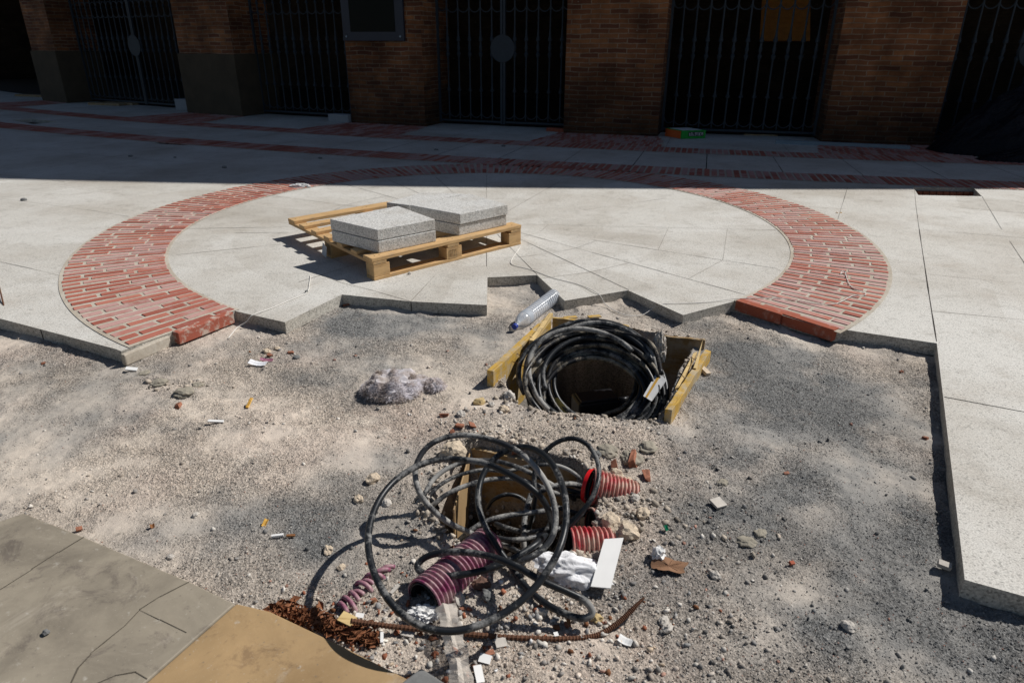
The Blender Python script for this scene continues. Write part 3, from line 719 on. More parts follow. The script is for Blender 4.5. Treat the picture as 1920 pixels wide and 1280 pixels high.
# ------------------------------------------------------------------ loose gravel
def ico():
    p = (1+5**.5)/2; v = np.array([(-1, p, 0), (1, p, 0), (-1, -p, 0), (1, -p, 0), (0, -1, p), (0, 1, p), (0, -1, -p), (0, 1, -p), (p, 0, -1), (p, 0, 1), (-p, 0, -1), (-p, 0, 1)], float)
    f = np.array([(0, 11, 5), (0, 5, 1), (0, 1, 7), (0, 7, 10), (0, 10, 11), (1, 5, 9), (5, 11, 4), (11, 10, 2), (10, 7, 6), (7, 1, 8), (3, 9, 4), (3, 4, 2), (3, 2, 6), (3, 6, 8), (3, 8, 9), (4, 9, 5), (2, 4, 11), (6, 2, 10), (8, 6, 7), (9, 8, 1)])
    return v/np.linalg.norm(v[0]), f
OCT = (np.array([(1, 0, 0), (-1, 0, 0), (0, 1, 0), (0, -1, 0), (0, 0, 1), (0, 0, -1)], float), np.array([(0, 2, 4), (2, 1, 4), (1, 3, 4), (3, 0, 4), (2, 0, 5), (1, 2, 5), (3, 1, 5), (0, 3, 5)]))
def scatter(name, base, x, y, size, col, lift=.25, jt=.75):
    V, F = base; n = len(x); nv = len(V)
    z = terrain(x, y)
    q = RNG.normal(size=(n, 4))*np.array([1, .35, .35, 1]); q /= np.linalg.norm(q, axis=1)[:, None]; w, a, b, c = q.T
    Rm = np.stack([np.stack([1-2*(b*b+c*c), 2*(a*b-c*w), 2*(a*c+b*w)], -1), np.stack([2*(a*b+c*w), 1-2*(a*a+c*c), 2*(b*c-a*w)], -1), np.stack([2*(a*c-b*w), 2*(b*c+a*w), 1-2*(a*a+b*b)], -1)], 1)
    jit = V[None]*(1+jt*(RNG.random((n, nv, 1))-.5)); jit = np.clip(jit, -.82, .82) if nv > 6 else jit; sc = np.stack([np.ones(n), .55+.4*RNG.random(n), .3+.45*RNG.random(n)], -1)[:, None, :]
    P_ = np.einsum('nij,nvj->nvi', Rm, jit*sc)*size[:, None, None]*.5
    P_[:, :, 0] += x[:, None]; P_[:, :, 1] += y[:, None]; P_[:, :, 2] += (z+size*lift*.5)[:, None]
    me = D.meshes.new(name); me.vertices.add(n*nv); me.vertices.foreach_set('co', P_.astype(np.float32).ravel())
    f = (F[None]+(np.arange(n)*nv)[:, None, None]).reshape(-1, 3)
    me.loops.add(f.size); me.loops.foreach_set('vertex_index', f.ravel().astype(np.int32)); me.polygons.add(len(f)); me.polygons.foreach_set('loop_start', (np.arange(len(f))*3).astype(np.int32)); me.update(calc_edges=True)
    ca = me.color_attributes.new('tone', 'FLOAT_COLOR', 'POINT'); c4 = np.repeat(np.concatenate([col, np.ones((n, 1))], 1), nv, 0); ca.data.foreach_set('color', c4.astype(np.float32).ravel())
    return fin(name, me, M['stones'])
def visible_ground(x, y):
    px = 960+FPX*x/(y*cp+CAMH*sp); ok = (abs(px-960) < 1010)
    ok &= ~inside(x, y, outer); ok &= ~inside(x, y, old_poly)
    d1 = sdist(x, y, PIT1); d2 = sdist(x, y, PIT2)
    return ok & (d1 < -.0) & (d2 < .0)
def cand(n, ypow=1.6, ymin=.95):
    # denser towards the camera, where each stone shows larger
    u = RNG.random(n); y = ymin*(1+u*((4.2/ymin)**(1/ypow)-1))**ypow; hw = (y*cp+CAMH*sp)*.80
    x = (RNG.random(n)*2-1)*hw; k = visible_ground(x, y); return x[k], y[k]
def stonecol(x, y, br=1.0):
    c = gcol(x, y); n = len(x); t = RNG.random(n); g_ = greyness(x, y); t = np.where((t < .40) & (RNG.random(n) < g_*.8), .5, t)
    alt = np.where((t < .40)[:, None], np.array([.64, .60, .54]), np.where((t < .70)[:, None], np.array([.17, .17, .168]), np.where((t < .735)[:, None], np.array([.42, .19, .13]), c)))
    return np.clip((c*.3+alt*.7)*(.65+.7*RNG.random(n))[:, None]*br, .03, .8)
x, y = cand(330000); dens = (.12+.55*greyness(x, y)+.6*fbm(x, y, .15, 101, 4))*.6+.75*grain(x, y)-.12
k = RNG.random(len(x)) < dens; x, y = x[k], y[k]
tag(scatter('gravel', OCT, x, y, .0020+.0050*RNG.random(len(x))**2.2, stonecol(x, y)), 'fine loose gravel strewn over the excavated ground', 'gravel', kind='stuff')
x, y = cand(60000)
rub = np.clip(.05+sum(a*blob(x, y, W2(*c), rx, ry) for c, rx, ry, a in (((950, 1200), .55, .22, 1.2), ((1080, 820), .4, .16, 1), ((860, 790), .25, .15, .8), ((1200, 960), .2, .22, 1), ((1340, 1000), .2, .2, .5), ((620, 1170), .3, .1, 1), ((560, 670), .35, .12, .35), ((1350, 1200), .35, .12, .45), ((870, 1000), .2, .1, 1), ((100, 940), .3, .06, .6), ((500, 790), .2, .1, .35))), 0, 1)
k = RNG.random(len(x)) < rub*.32; x, y = x[k], y[k]
tag(scatter('rubble', ico(), x, y, .0065+.019*RNG.random(len(x))**2.9, stonecol(x, y, 1.0), .2, 1.25), 'coarse pale rubble and chips lying around the pits', 'rubble', kind='stuff')
# crumbs inside the second pit and on the floor of the first
def inpit(poly, n):
    a = np.array(poly); xs = RNG.uniform(a[:, 0].min(), a[:, 0].max(), n); ys = RNG.uniform(a[:, 1].min(), a[:, 1].max(), n); k = sdist(xs, ys, poly) > -.01; return xs[k], ys[k]
x, y = inpit(PIT2, 2600); tag(scatter('pit_rubble', ico(), x, y, .008+.02*RNG.random(len(x))**2, stonecol(x, y, .9), .3), 'loose stones on the floor of the nearer pit', 'rubble', kind='stuff')

x, y = cand(16000); k = RNG.random(len(x)) < .9*np.clip(blob(x, y, W2(680, 1200), .30, .14)+.6*blob(x, y, W2(850, 1140), .28, .12)+.5*blob(x, y, W2(1000, 1190), .4, .14)+.5*blob(x, y, W2(890, 1020), .2, .1)+.35*blob(x, y, W2(520, 665), .2, .08)+.4*blob(x, y, W2(900, 805), .22, .07), 0, 1)
x, y = x[k], y[k]; n_ = len(x); pal_ = np.array([(.62, .58, .52), (.30, .29, .28), (.34, .13, .075), (.20, .09, .045), (.48, .38, .28), (.72, .71, .70)])[RNG.choice(6, n_, p=[.3, .2, .17, .15, .13, .05])]
o = scatter('debris_chips', ico(), x, y, .007+.021*RNG.random(n_)**2, pal_*(.8+.4*RNG.random(n_))[:, None], .25, 1.3); tag(o, 'flat chips of tile, brick and stone strewn around the rusty bar', 'debris', kind='stuff')

x, y = cand(60000); d1 = sdist(x, y, PIT1); d2 = sdist(x, y, PIT2); k = ((np.maximum(d1, d2) > -.085) & (RNG.random(len(x)) < .95*np.exp(np.maximum(d1, d2)/.04)) & ((y < 2.62) | (x > .75) | (x < .12)))
k |= (RNG.random(len(x)) < .55*blob(x, y, W2(320, 722), .16, .035)) | (RNG.random(len(x)) < .4*blob(x, y, W2(1185, 970), .12, .10)) | (RNG.random(len(x)) < .10*blob(x, y, W2(1420, 1010), .14, .05))
x, y = x[k], y[k]; n_ = len(x); o = scatter('lip_clods', ico(), x, y, .008+.028*RNG.random(n_)**2.2, np.array([.50, .43, .35])*(.6+.6*RNG.random(n_))[:, None]*np.where(RNG.random(n_) < .1, .5, 1)[:, None], .2, 1.1)
tag(o, 'crumbled clods and stones heaped along the lips of both pits', 'rubble', kind='stuff')

# ------------------------------------------------------------------ things
def tz(x, y): return float(terrain(np.array([x]), np.array([y]))[0])
def gat(px, py, dz=0.0):
    """pixel -> point on the uneven ground"""
    z = -.07
    for _ in range(4):
        p = at(px, py, z); z = tz(p.x, p.y)
    return Vector((p.x, p.y, z+dz))
def world_to(root, *objs):
    for o in objs: o.parent = root; o.location = Vector(o.location)-Vector(root.location)
def thing(name, label, cat, loc, group=None):
    e = empty(name, loc); tag(e, label, cat, group); return e
def part(root, mb, name, mat, **k):
    o = mb.build(name, mat, **k); o.parent = root; o.location = -Vector(root.location); return o
def solo(mb, name, mat, label, cat, group=None, **k):
    """a one-mesh thing: origin moved to its base"""
    o = mb.build(name, mat, **k); c = Vector((0, 0, 0)); n = len(o.data.vertices)
    xs = [v.co for v in o.data.vertices]; c = sum(xs, Vector((0, 0, 0)))/n; c.z = min(v.z for v in xs)
    o.data.transform(Matrix.Translation(-c)); o.location = c
    return tag(o, label, cat, group)

# pallet ---------------------------------------------------------------
N0 = at(702, 527); NR = at(977, 458); U = (NR-N0); LU = U.length; U.normalize()
NL = at(541, 412, .144); NT_ = at(702, 489, .144); Vv = (NL-NT_); Vv.z = 0; WV = Vv.length-.0; Vv.normalize()
pal = thing('wooden_pallet', 'worn pine pallet carrying granite slabs on the paved circle', 'pallet', tuple(N0))
Z = Vector((0, 0, 1))
def pbox(name, u, v, z, lu, lv, h, mat=M['wood'], bev=.003):
    rt = math.atan2(U.y, U.x); mb = MB(); o = N0+U*u+Vv*v+Z*z
    mb.box(o, U*lu, Vv*lv, Z*h); ob = mb.build(name, mat, bevel=bev)
    # local X along the board, so that the grain runs with it
    ang = math.atan2(U.y, U.x) if lu > lv else math.atan2(Vv.y, Vv.x)
    Rz = Matrix.Rotation(-ang, 4, 'Z'); ob.data.transform(Rz@Matrix.Translation(-o)); ob.rotation_euler[2] = ang; ob.location = o-N0; ob.parent = pal
    return ob
pbox('bottom_board', 0, 0, 0, LU, .10, .020); pbox('bottom_board', 0, WV*.46, 0, LU, .10, .020); pbox('bottom_board', LU*.45, WV-.10, 0, LU*.55, .10, .020)
for j, v in enumerate((0, WV*.455, WV-.10)):
    for i, u in enumerate((0, LU/2-.06, LU-.12)):
        if j == 2 and i == 0: continue
        pbox('block', u+.002, v+.002, .0205, .118 if i != 1 else .13, .098, .078)
for u in (0, LU/2-.05, LU-.10): pbox('stringer_board', u+.001, 0.001, .099, .098, WV-.002, .021)
nb = 7; gaps = (WV-.10)/(nb-1)
for k in range(nb):
    w = .115 if k in (0, nb-1) else .082; v = k*gaps if k < nb-1 else WV-.115
    pbox('deck_board', -.004+random.uniform(-.004, .004), v, .1205, LU+.006+random.uniform(-.004, .004), w, .0235)
mb = MB()
for k in range(nb):
    for u in (.035, .07, LU/2-.02, LU/2+.02, LU-.06): 
        q = N0+U*u+Vv*(k*gaps+.04)+Z*.1442; mb.tube([q, q+Z*.0012], .0035, 6)
ob = part(pal, mb, 'nail_head', M['rust']); ob['kind'] = 'stuff'
# paper label stapled on the middle block, burnt-in stamp on the near middle block
o = N0+Vv*(WV*.455)-U*.012+Z*.015
mb = MB(); vs = [o+Vv*.088+Z*.085-U*.004, o+Z*.07-U*.018, o+Z*.0-U*.028, o+Vv*.085+Z*.005-U*.02]; vs += [v+U*.001 for v in vs]
mb.add(vs, [(0, 1, 2, 3), (7, 6, 5, 4), (0, 4, 5, 1), (1, 5, 6, 2), (2, 6, 7, 3), (3, 7, 4, 0)]); part(pal, mb, 'paper_label', M['tape'])
mb = MB(); o = N0+U*(LU/2-.06)+Z*.0205-Vv*.0022
def stroke(a, b, w=.0016):
    p = o+U*a[0]+Z*a[1]; q = o+U*b[0]+Z*b[1]; mb.tube([p, q], w, 4)
for a, b in (((.03, .012), (.095, .012)), ((.095, .012), (.095, .068)), ((.095, .068), (.03, .068)), ((.03, .068), (.03, .012))): stroke(a, b, .0012)
for r_ in range(3):
    for c_ in range(4):
        xx = .036+.014*c_; yy = .02+.016*r_; stroke((xx, yy), (xx+random.uniform(0, .006), yy+.010)); 
        if random.random() < .6: stroke((xx, yy+.010), (xx+.008, yy+random.uniform(0, .01)))
part(pal, mb, 'stamp_mark', M['dark_wood'])

def quad_slab(px, z0, z1, label, shift=(0, 0), grp='cut granite slabs on the pallet'):
    mb = MB(); P4 = [at(a+shift[0], b+shift[1], SZ1) for a, b in px]; mb.prism([(p.x, p.y) for p in P4], z0, z1)
    return solo(mb, 'granite_slab', M['granite'], label, 'stone slab', grp, bevel=.0035)
SZ0 = .1455; SZ1 = .292; SM = .2188
Lq = [(618.4, 410.6), (707, 431), (815.5, 411), (746, 386)]; Rq = [(769, 385), (862, 402), (952, 384), (880, 363.5)]; Bq = [(724.5, 378.5), (767, 383.8), (872, 362.5), (792, 360)]
quad_slab(Lq, SM+.0042, SZ1, 'upper speckled granite slab of the stack at the near left of the pallet')
quad_slab(Lq, SZ0, SM, 'lower granite slab of the near left stack, resting on the deck boards', (.6, .3))
quad_slab(Rq, SM+.003, SZ1+.002, 'upper granite slab of the right-hand stack on the pallet')
quad_slab(Rq, SZ0, SM-.001, 'lower granite slab of the right-hand stack, set slightly back', (-2.2, -.2))
quad_slab(Bq, SM+.0042, SZ1-.003, 'upper granite slab at the far edge of the pallet behind the others')
quad_slab(Bq, SZ0, SM, 'lower granite slab at the far edge of the pallet behind the others', (1.2, 0))

M['chalky'] = m_conduit('chalky_brick', (.34, .095, .06), (.50, .42, .35), .46, .60); M['chalky'].node_tree.nodes['Principled BSDF'].inputs['Roughness'].default_value = .9
M['newbrick'] = m_conduit('new_brick2', (.33, .085, .045), (.44, .28, .22), .52, .72); M['newbrick'].node_tree.nodes['Principled BSDF'].inputs['Roughness'].default_value = .85
# loose bricks at the broken ring ends ----------------------------------
def brick_at(p0, p1, w, h, z, label, mat=M['newbrick'], back=1):
    a, b = Vector(p0), Vector(p1); d = (b-a); n = Vector((-d.y, d.x, 0)).normalized()*back; mb = MB()
    mb.box((a.x, a.y, z), (d.x, d.y, 0), n*w, (0, 0, h)); return solo(mb, 'edge_brick', mat, label, 'brick', bevel=.004)
a = at(1379, 566, 0); b = at(1464, 592.5, 0); c = at(1466.5, 591, 0); d = at(1563, 622, 0)
brick_at(a, b, .055, .062, -.052, 'new red brick ending the ring, next to the granite slab corner')
brick_at(c, d, .055, .066, -.056, 'new red brick ending the ring, outer one with its bare end showing')
a = at(334, 627.5, 0); b = at(438, 588, 0)
brick_at(a, b, .05, .064, -.055, 'chalky red brick at the broken left end of the ring', M['chalky'])
mb = MB(); a = at(232, 664, 0); b = at(318, 628, 0); dd = (b-a); nn = Vector((-dd.y, dd.x, 0)).normalized(); mb.box((a.x, a.y, -.063), dd, nn*.03, (0, 0, .058))
solo(mb, 'mortar_lump', M['mortar'], 'crumbling strip of mortar left where a brick came out of the ring', 'mortar', bevel=.006)

# timber forms round the first pit ---------------------------------------
FW = 'yellow timber forms around the cable pit'
def board(name, a, b, thick, z0a, z0b, ha, hb, mat, label, side=1, nails=(), bev=.002, sub=14, rough=.0):
    """board standing on edge from a to b; side gives where the thickness goes"""
    a, b = Vector(a), Vector(b); d = Vector((b.x-a.x, b.y-a.y, 0)); L = d.length; d.normalize(); n = Vector((-d.y, d.x, 0))*side
    vs = []; fs = []
    for i in range(sub+1):
        f = i/sub; p = Vector((a.x, a.y, 0)).lerp(Vector((b.x, b.y, 0)), f); z0 = z0a+(z0b-z0a)*f; zt = ha+(hb-ha)*f+random.uniform(-rough, rough); w = thick*(1+random.uniform(-rough, rough)*8)
        vs += [p+Z*z0, p+n*w+Z*z0, p+n*w+Z*(zt+random.uniform(-rough, rough)), p+Z*zt]
        if i: q = 4*i-4; r_ = 4*i; fs += [(q, r_, r_+1, q+1), (q+1, r_+1, r_+2, q+2), (q+2, r_+2, r_+3, q+3), (q+3, r_+3, r_, q)]
    fs += [(0, 1, 2, 3), (4*sub+3, 4*sub+2, 4*sub+1, 4*sub)]
    root = thing(name, label, 'board', (a.x, a.y, min(z0a, z0b)), FW)
    ob = mk('plank', vs, fs, mat, bevel=bev); bm = bmesh.new(); bm.from_mesh(ob.data); bmesh.ops.recalc_face_normals(bm, faces=bm.faces); bm.to_mesh(ob.data); bm.free()
    ang = math.atan2(d.y, d.x); ob.data.transform(Matrix.Rotation(-ang, 4, 'Z')@Matrix.Translation(-Vector(root.location))); ob.rotation_euler[2] = ang; ob.parent = root
    for (f, zz_, out) in nails:
        m2 = MB(); p = Vector((a.x, a.y, 0)).lerp(Vector((b.x, b.y, 0)), f)+Z*zz_; m2.tube(smooth_path([p, p+out*.5+Z*.002, p+out], 3), .0016, 5); part(root, m2, 'nail', M['rust'])
    return root
LA = at(925, 697, .012); LB = at(1034, 597, .012)
board('form_board', LA, LB, .032, -.30, -.30, .014, .018, M['formwork'], 'long yellow form board along the left side of the coil pit', 1,
      [(.28, -.02, Vector((.07, -.03, -.02))), (.36, -.005, Vector((.06, -.03, -.015)))], rough=.0016)
LC = at(1000, 640, .035); LD = at(1037, 590, .035)
board('form_batten', LC, LD, .022, .016, .018, .040, .044, M['raw_wood'], 'split pale batten nailed on top of the left form board', 1, [(.1, .03, Vector((-.03, -.01, .02)))], rough=.003)
BA = at(1036, 597, -.005); BB = at(1180, 612, -.03); 
board('form_board', BA, BB, .02, -.17, -.19, .0, -.03, M['formwork'], 'shaded form board across the far side of the coil pit', 1, rough=.002)
BC = at(1245, 632, -.02); BD = at(1322, 640, -.012)
board('form_board', BC, BD, .02, -.22, -.22, -.015, -.005, M['dark_wood'], 'short brown form board in the far right corner of the coil pit', 1, rough=.002)
RA = at(1322, 655, -.01); RB = at(1246, 772, -.01)
board('form_board', RA, RB, .03, -.14, -.12, -.005, .0, M['formwork'], 'broken yellow form board on the right side of the coil pit', 1,
      [(.25, .0, Vector((-.03, .0, .02))), (.55, .0, Vector((-.02, -.01, .025)))], rough=.004)
mb = MB()
p = at(1300, 690, .0); q = at(1318, 636, .05)
mb.add([p, p+Vector((.018, .0, 0)), q, p+Vector((.006, .018, .0))], [(0, 1, 2), (1, 3, 2), (3, 0, 2), (0, 3, 1)])
solo(mb, 'wood_splinter', M['raw_wood'], 'upright pointed splinter at the far end of the right form board', 'splinter')
mb = MB(); p = at(1300, 668, -.03); q = at(1265, 735, -.05); mb.box(p, q-p, Vector((.02, .012, 0)), (0.0, 0, .02)); solo(mb, 'wood_splinter', M['raw_wood'], 'long splinter lying against the inside of the right form board', 'splinter')
for px, py in ((1060, 600), (1105, 598)):
    mb = MB(); p = gat(px, py, .004); mb.box(p, (.07, .012, 0), (-.01, .03, 0), (0, 0, .006)); solo(mb, 'wood_chip', M['formwork'], 'yellow wood chip at the far lip of the pit, %s one' % ('left' if px < 1090 else 'right'), 'wood chip')

# coil of cable in the first pit ------------------------------------------
cen = at(1112, 706, -.06)
def ring_pts(c, rx, ry, tilt, yaw, n=40, wob=.012, a0=0, a1=360, dz=0):
    out = []; ph = random.random()*6
    for i in range(n+1):
        a = R(a0+(a1-a0)*i/n); w = 1+wob*math.sin(2*a+ph)+wob*.7*math.sin(3*a+ph*2)
        p = Vector((rx*w*math.cos(a), ry*w*math.sin(a), 0)); p = Matrix.Rotation(tilt, 3, 'X')@p; p = Matrix.Rotation(yaw, 3, 'Z')@p
        out.append(c+p+Z*dz)
    return out
coil = thing('cable_coil', 'thick coil of black cable standing in the timber-edged pit', 'cable', tuple(cen-Z*.3))
CR = .0118
for k in range(17):
    lay = k % 4; row = k//4
    r_ = .310-.0235*row+random.uniform(-.008, .008)
    c = cen+Vector((random.uniform(-.014, .014)+.004*row, -.030*lay+.03, -.016*lay-.012*row))
    til = R(33+random.uniform(-5, 4)); a0 = random.uniform(200, 320)
    mb = MB(); mb.tube(ring_pts(c, r_*.98, r_*.93, til, R(random.uniform(-7, 7)), 54, .014, a0, a0+random.choice((330, 355, 360))), CR*random.uniform(.92, 1.05), 10)
    part(coil, mb, 'cable_turn', M['coil'] if k % 2 else M['cable'], smooth=True)
for k, (dr_, dx_, dy_, dz_, a0, a1) in enumerate(((.312, -.022, .005, .004, 20, 205), (.292, .02, .012, .008, 5, 170), (.265, -.035, -.01, .012, 30, 225), (.315, .015, -.02, -.012, 330, 520), (.235, .0, -.01, .0, 40, 190))):
    mb = MB(); mb.tube(ring_pts(cen+Vector((dx_, dy_, dz_)), dr_, dr_*.93, R(30+4*(k % 3)), R(-8+5*k), 40, .03, a0, a1), CR*1.05, 10); part(coil, mb, 'cable_turn', M['cable_dusty'] if k in (1, 2) else M['cable'], smooth=True)
# loose end dropping out of the coil at the near left, and two strands hanging inside on the right
for pts, mt in (([(1240, 700, .02), (1215, 640, .06), (1120, 620, .08), (1040, 640, .06), (990, 690, .0), (985, 725, -.03), (1000, 755, -.06), (1030, 790, -.12)], 'coil'),
                ([(1170, 672, -.05), (1190, 700, -.10), (1188, 735, -.16), (1165, 765, -.22), (1120, 780, -.26)], 'coil'), ([(1182, 676, -.06), (1198, 705, -.12), (1192, 740, -.18), (1170, 768, -.24)], 'cable')):
    mb = MB(); mb.tube(smooth_path(ats(pts), 8), CR*.9, 10); part(coil, mb, 'cable_end', M[mt], smooth=True)
mb = MB()
for x_ in (1100, 1236):
    q = at(x_, 622 if x_ == 1100 else 728, .085 if x_ == 1100 else -.03); mb.tube([q+Vector((-.004, -.03, -.01)), q+Vector((0, 0, .006)), q+Vector((.004, .03, .0))], .0035, 5)
part(coil, mb, 'cable_tie', M['black']) 
# crumpled film round the coil, paper tag, junction box and foam inside
def crumple(name, mat, c, size, amp, label, cat, seed=0, sub=4, freq=3.2, group=None, drop=0, rz=0, ridged=True, flat=0):
    bm = bmesh.new(); bmesh.ops.create_icosphere(bm, subdivisions=sub, radius=1)
    from mathutils import noise as mn
    off = Vector((seed*3.1, seed*1.7, seed*.9))
    for v in bm.verts:
        d = v.co.normalized(); n1 = mn.noise(d*freq+off); n2 = mn.noise(d*freq*2.3+off); n3 = mn.noise(d*freq*5.5+off)
        if ridged: n1 = .5-abs(n1)*1.6; n2 = .4-abs(n2)*1.3; n3 = .3-abs(n3)
        s_ = 1+amp*(n1+.5*n2+.28*n3); v.co = Vector((d.x*size[0]*s_, d.y*size[1]*s_, d.z*size[2]*s_))
        if v.co.z < -size[2]*(1-flat): v.co.z = -size[2]*(1-flat)
    me = D.meshes.new(name); bm.to_mesh(me); bm.free(); o = fin(name, me, mat); o.location = c; o.rotation_euler[2] = rz
    if label: tag(o, label, cat, group)
    return o
o = crumple('crumpled_film', M['film'], at(1236, 655, .015), (.026, .05, .075), .5, 'dirty crumpled plastic film caught on the far right of the coil', 'plastic film', 3); o.data.materials[0] = M['rock']
mb = MB(); a, b, c, d = at(1232, 696, -.045), at(1250, 712, -.045), at(1222, 752, -.10), at(1206, 742, -.10); mb.add([a, b, c, d, a-Z*.001, b-Z*.001, c-Z*.001, d-Z*.001], [(0, 1, 2, 3), (7, 6, 5, 4), (0, 4, 5, 1), (1, 5, 6, 2), (2, 6, 7, 3), (3, 7, 4, 0)])
root = thing('paper_tag', 'white paper tag with a yellow stripe on the right of the coil', 'tag', tuple(c)); part(root, mb, 'sheet', M['paper'])
mb = MB(); e0 = a.lerp(b, .25)+Z*.002; e1 = d.lerp(c, .25)+Z*.002; e2 = d.lerp(c, .45)+Z*.002; e3 = a.lerp(b, .45)+Z*.002; mb.add([e0, e1, e2, e3], [(0, 1, 2, 3)]); part(root, mb, 'stripe', M['peel'])
mb = MB(); a = at(1035, 757, -.2); mb.add([at(1022, 752, -.18), at(1046, 745, -.14), at(1072, 776, -.2), at(1030, 790, -.22), at(1022, 752, -.20), at(1046, 745, -.16), at(1072, 776, -.22), at(1030, 790, -.24)], [(0, 1, 2, 3), (7, 6, 5, 4), (0, 4, 5, 1), (1, 5, 6, 2), (2, 6, 7, 3), (3, 7, 4, 0)])
solo(mb, 'foam_offcut', M['foam'], 'three-cornered offcut of yellow foam at the near edge inside the coil pit', 'foam')
jb = thing('junction_box', 'black plastic cable junction box at the bottom of the coil pit', 'junction box', tuple(at(1120, 770, -.30)))
bx0 = at(1085, 790, -.30); mb = MB(); mb.box(bx0, Vector((.20, .05, 0)), Vector((-.03, .12, 0)), (0, 0, .09)); part(jb, mb, 'housing', M['black'], bevel=.01)
mb = MB(); mb.box(bx0+Vector((.01, .005, .09)), Vector((.18, .045, 0)), Vector((-.025, .10, 0)), (0, 0, .012)); part(jb, mb, 'lid', M['black'], bevel=.004)
mb = MB()
for k in range(3): q = bx0+Vector((.205, .065+.03*k, .05)); mb.tube([q, q+Vector((.05, .012, 0))], .014, 8)
part(jb, mb, 'cable_gland', M['black'], smooth=True)

# bottle ---------------------------------------------------------------
ca = gat(964, 622, .028); cb = gat(1040, 566, .040); ax = (cb-ca); BLN = ax.length; ax.normalize()
bt = thing('plastic_bottle', 'clear ribbed plastic bottle with blue cap lying by the form board', 'bottle', tuple(ca-Z*.03))
def lathe(prof, o, ax, k=20):
    mb = MB(); nx = ax.orthogonal().normalized(); nyv = ax.cross(nx); vs = []; fs = []
    for t, r_ in prof:
        for j in range(k): a = 2*math.pi*j/k; vs.append(o+ax*t+(nx*math.cos(a)+nyv*math.sin(a))*r_)
    for i in range(len(prof)-1):
        for j in range(k): fs.append((i*k+j, i*k+(j+1) % k, (i+1)*k+(j+1) % k, (i+1)*k+j))
    mb.add(vs, fs); return mb
rB = .043; prof = [(.016, .012), (.035, .0135), (.05, .022), (.075, .036), (.10, rB*.97), (.115, rB), (.118, rB*.96)]
t = .118
while t < .155: prof.append((t, rB*.985)); t += .012
while t < BLN-.02: prof += [(t, rB), (t+.007, rB*.995), (t+.011, rB*.9), (t+.015, rB*.995)]; t += .022
prof += [(BLN-.012, rB*.96), (BLN-.002, rB*.8), (BLN, rB*.4), (BLN-.006, .001)]
part(bt, lathe(prof, ca, ax), 'bottle_body', M['pet'], smooth=True)
part(bt, lathe([(-.002, .001), (-.002, .0145), (.0, .0158), (.018, .0158), (.018, .013)], ca, ax), 'cap', M['blue'], smooth=False)
part(bt, lathe([(.112, rB+.0008), (.150, rB+.0008)], ca, ax), 'bottle_label', M['tape'], smooth=True)

# second pit: masonry sides -------------------------------------------------
P2 = PIT2
def pitwall(name, pts, z0, z1, mat, label, th=.02):
    mb = MB()
    for a, b in zip(pts, pts[1:]):
        d = (b-a); n = Vector((-d.y, d.x, 0)).normalized(); mb.box((a.x, a.y, z0), (d.x, d.y, 0), n*th, (0, 0, z1-z0))
    return solo(mb, name, mat, label, 'pit lining', bevel=.003)
q = ats([(880, 838), (1100, 888)], -.085); pitwall('pit_lining', q, -.40, -.088, M['dark_wood'], 'brown board lining the far side of the nearer pit')
q = ats([(852, 955), (884, 842)], -.105); pitwall('pit_lining', q, -.40, -.105, M['old_ochre'], 'sunlit ochre plastered side of the nearer pit, on its left', .006)

# tangle of cable -------------------------------------------------------------
def Zp(lst, z=None):
    """points read off the enlarged view of the tangle: (X, Y, height)"""
    return [at(640+p[0]/2.559, 780+p[1]/2.559, p[2] if len(p) > 2 else z) for p in lst]
TG = 'loose cables tangled over the nearer pit'
def cable(lst, r_, mat, label, sub=8):
    mb = MB(); mb.tube(smooth_path(Zp(lst), sub), r_*.82, 10); return solo(mb, 'loose_cable', mat, label, 'cable', TG, smooth=True)
cable([(1010, 640, -.16), (1012, 560, -.03), (1005, 490, .05), (970, 405, .12), (900, 335, .16), (810, 280, .17), (710, 232, .17), (600, 210, .165), (490, 205, .16), (380, 232, .16), (270, 298, .15), (192, 385, .14), (145, 490, .13), (129, 610, .115),
       (152, 735, .10), (212, 858, .085), (300, 955, .065), (405, 1013, .05), (530, 1030, .042), (650, 1006, .045), (770, 950, .055), (880, 870, .075), (965, 775, .10), (1035, 660, .14), (1072, 545, .16), (1078, 430, .19), (1055, 315, .20), (1005, 220, .20), (940, 165, .19), (870, 146, .17), (792, 165, .15), (720, 218, .13),
       (672, 300, .10), (656, 400, .07), (678, 500, .04), (735, 610, .0), (800, 700, -.03), (862, 788, -.045), (930, 860, -.045), (1010, 916, -.042), (1100, 957, -.038), (1170, 968, -.03), (1203, 938, -.015), (1168, 885, .01), (1080, 840, .03), (955, 785, .05), (830, 715, .06), (700, 668, .055), (560, 650, .04), (440, 662, .02), (376, 697, .0), (368, 733, -.01), (420, 762, -.01), (520, 765, .0), (640, 748, .01), (760, 712, .02), (870, 655, .03), (960, 590, .02), (1000, 520, -.08), (1010, 470, -.2)],
      .0118, M['cable'], 'long black cable making the widest loop, down to the rusty bar')
cable([(700, 600, -.2), (610, 555, -.07), (530, 518, -.02), (450, 460, .03), (392, 395, .07), (360, 320, .10), (358, 240, .13), (398, 163, .16), (460, 117, .18), (550, 92, .19), (650, 97, .19), (760, 125, .18), (850, 170, .17), (920, 232, .16), (980, 315, .14), (1015, 400, .11), (1028, 490, .08), (1010, 580, .05), (950, 650, .03), (870, 690, .02), (790, 700, .0), (720, 735, -.05), (700, 790, -.09)],
      .0112, M['cable_dusty'], 'dusty cable rising in the high back loop to the left of the tangle')
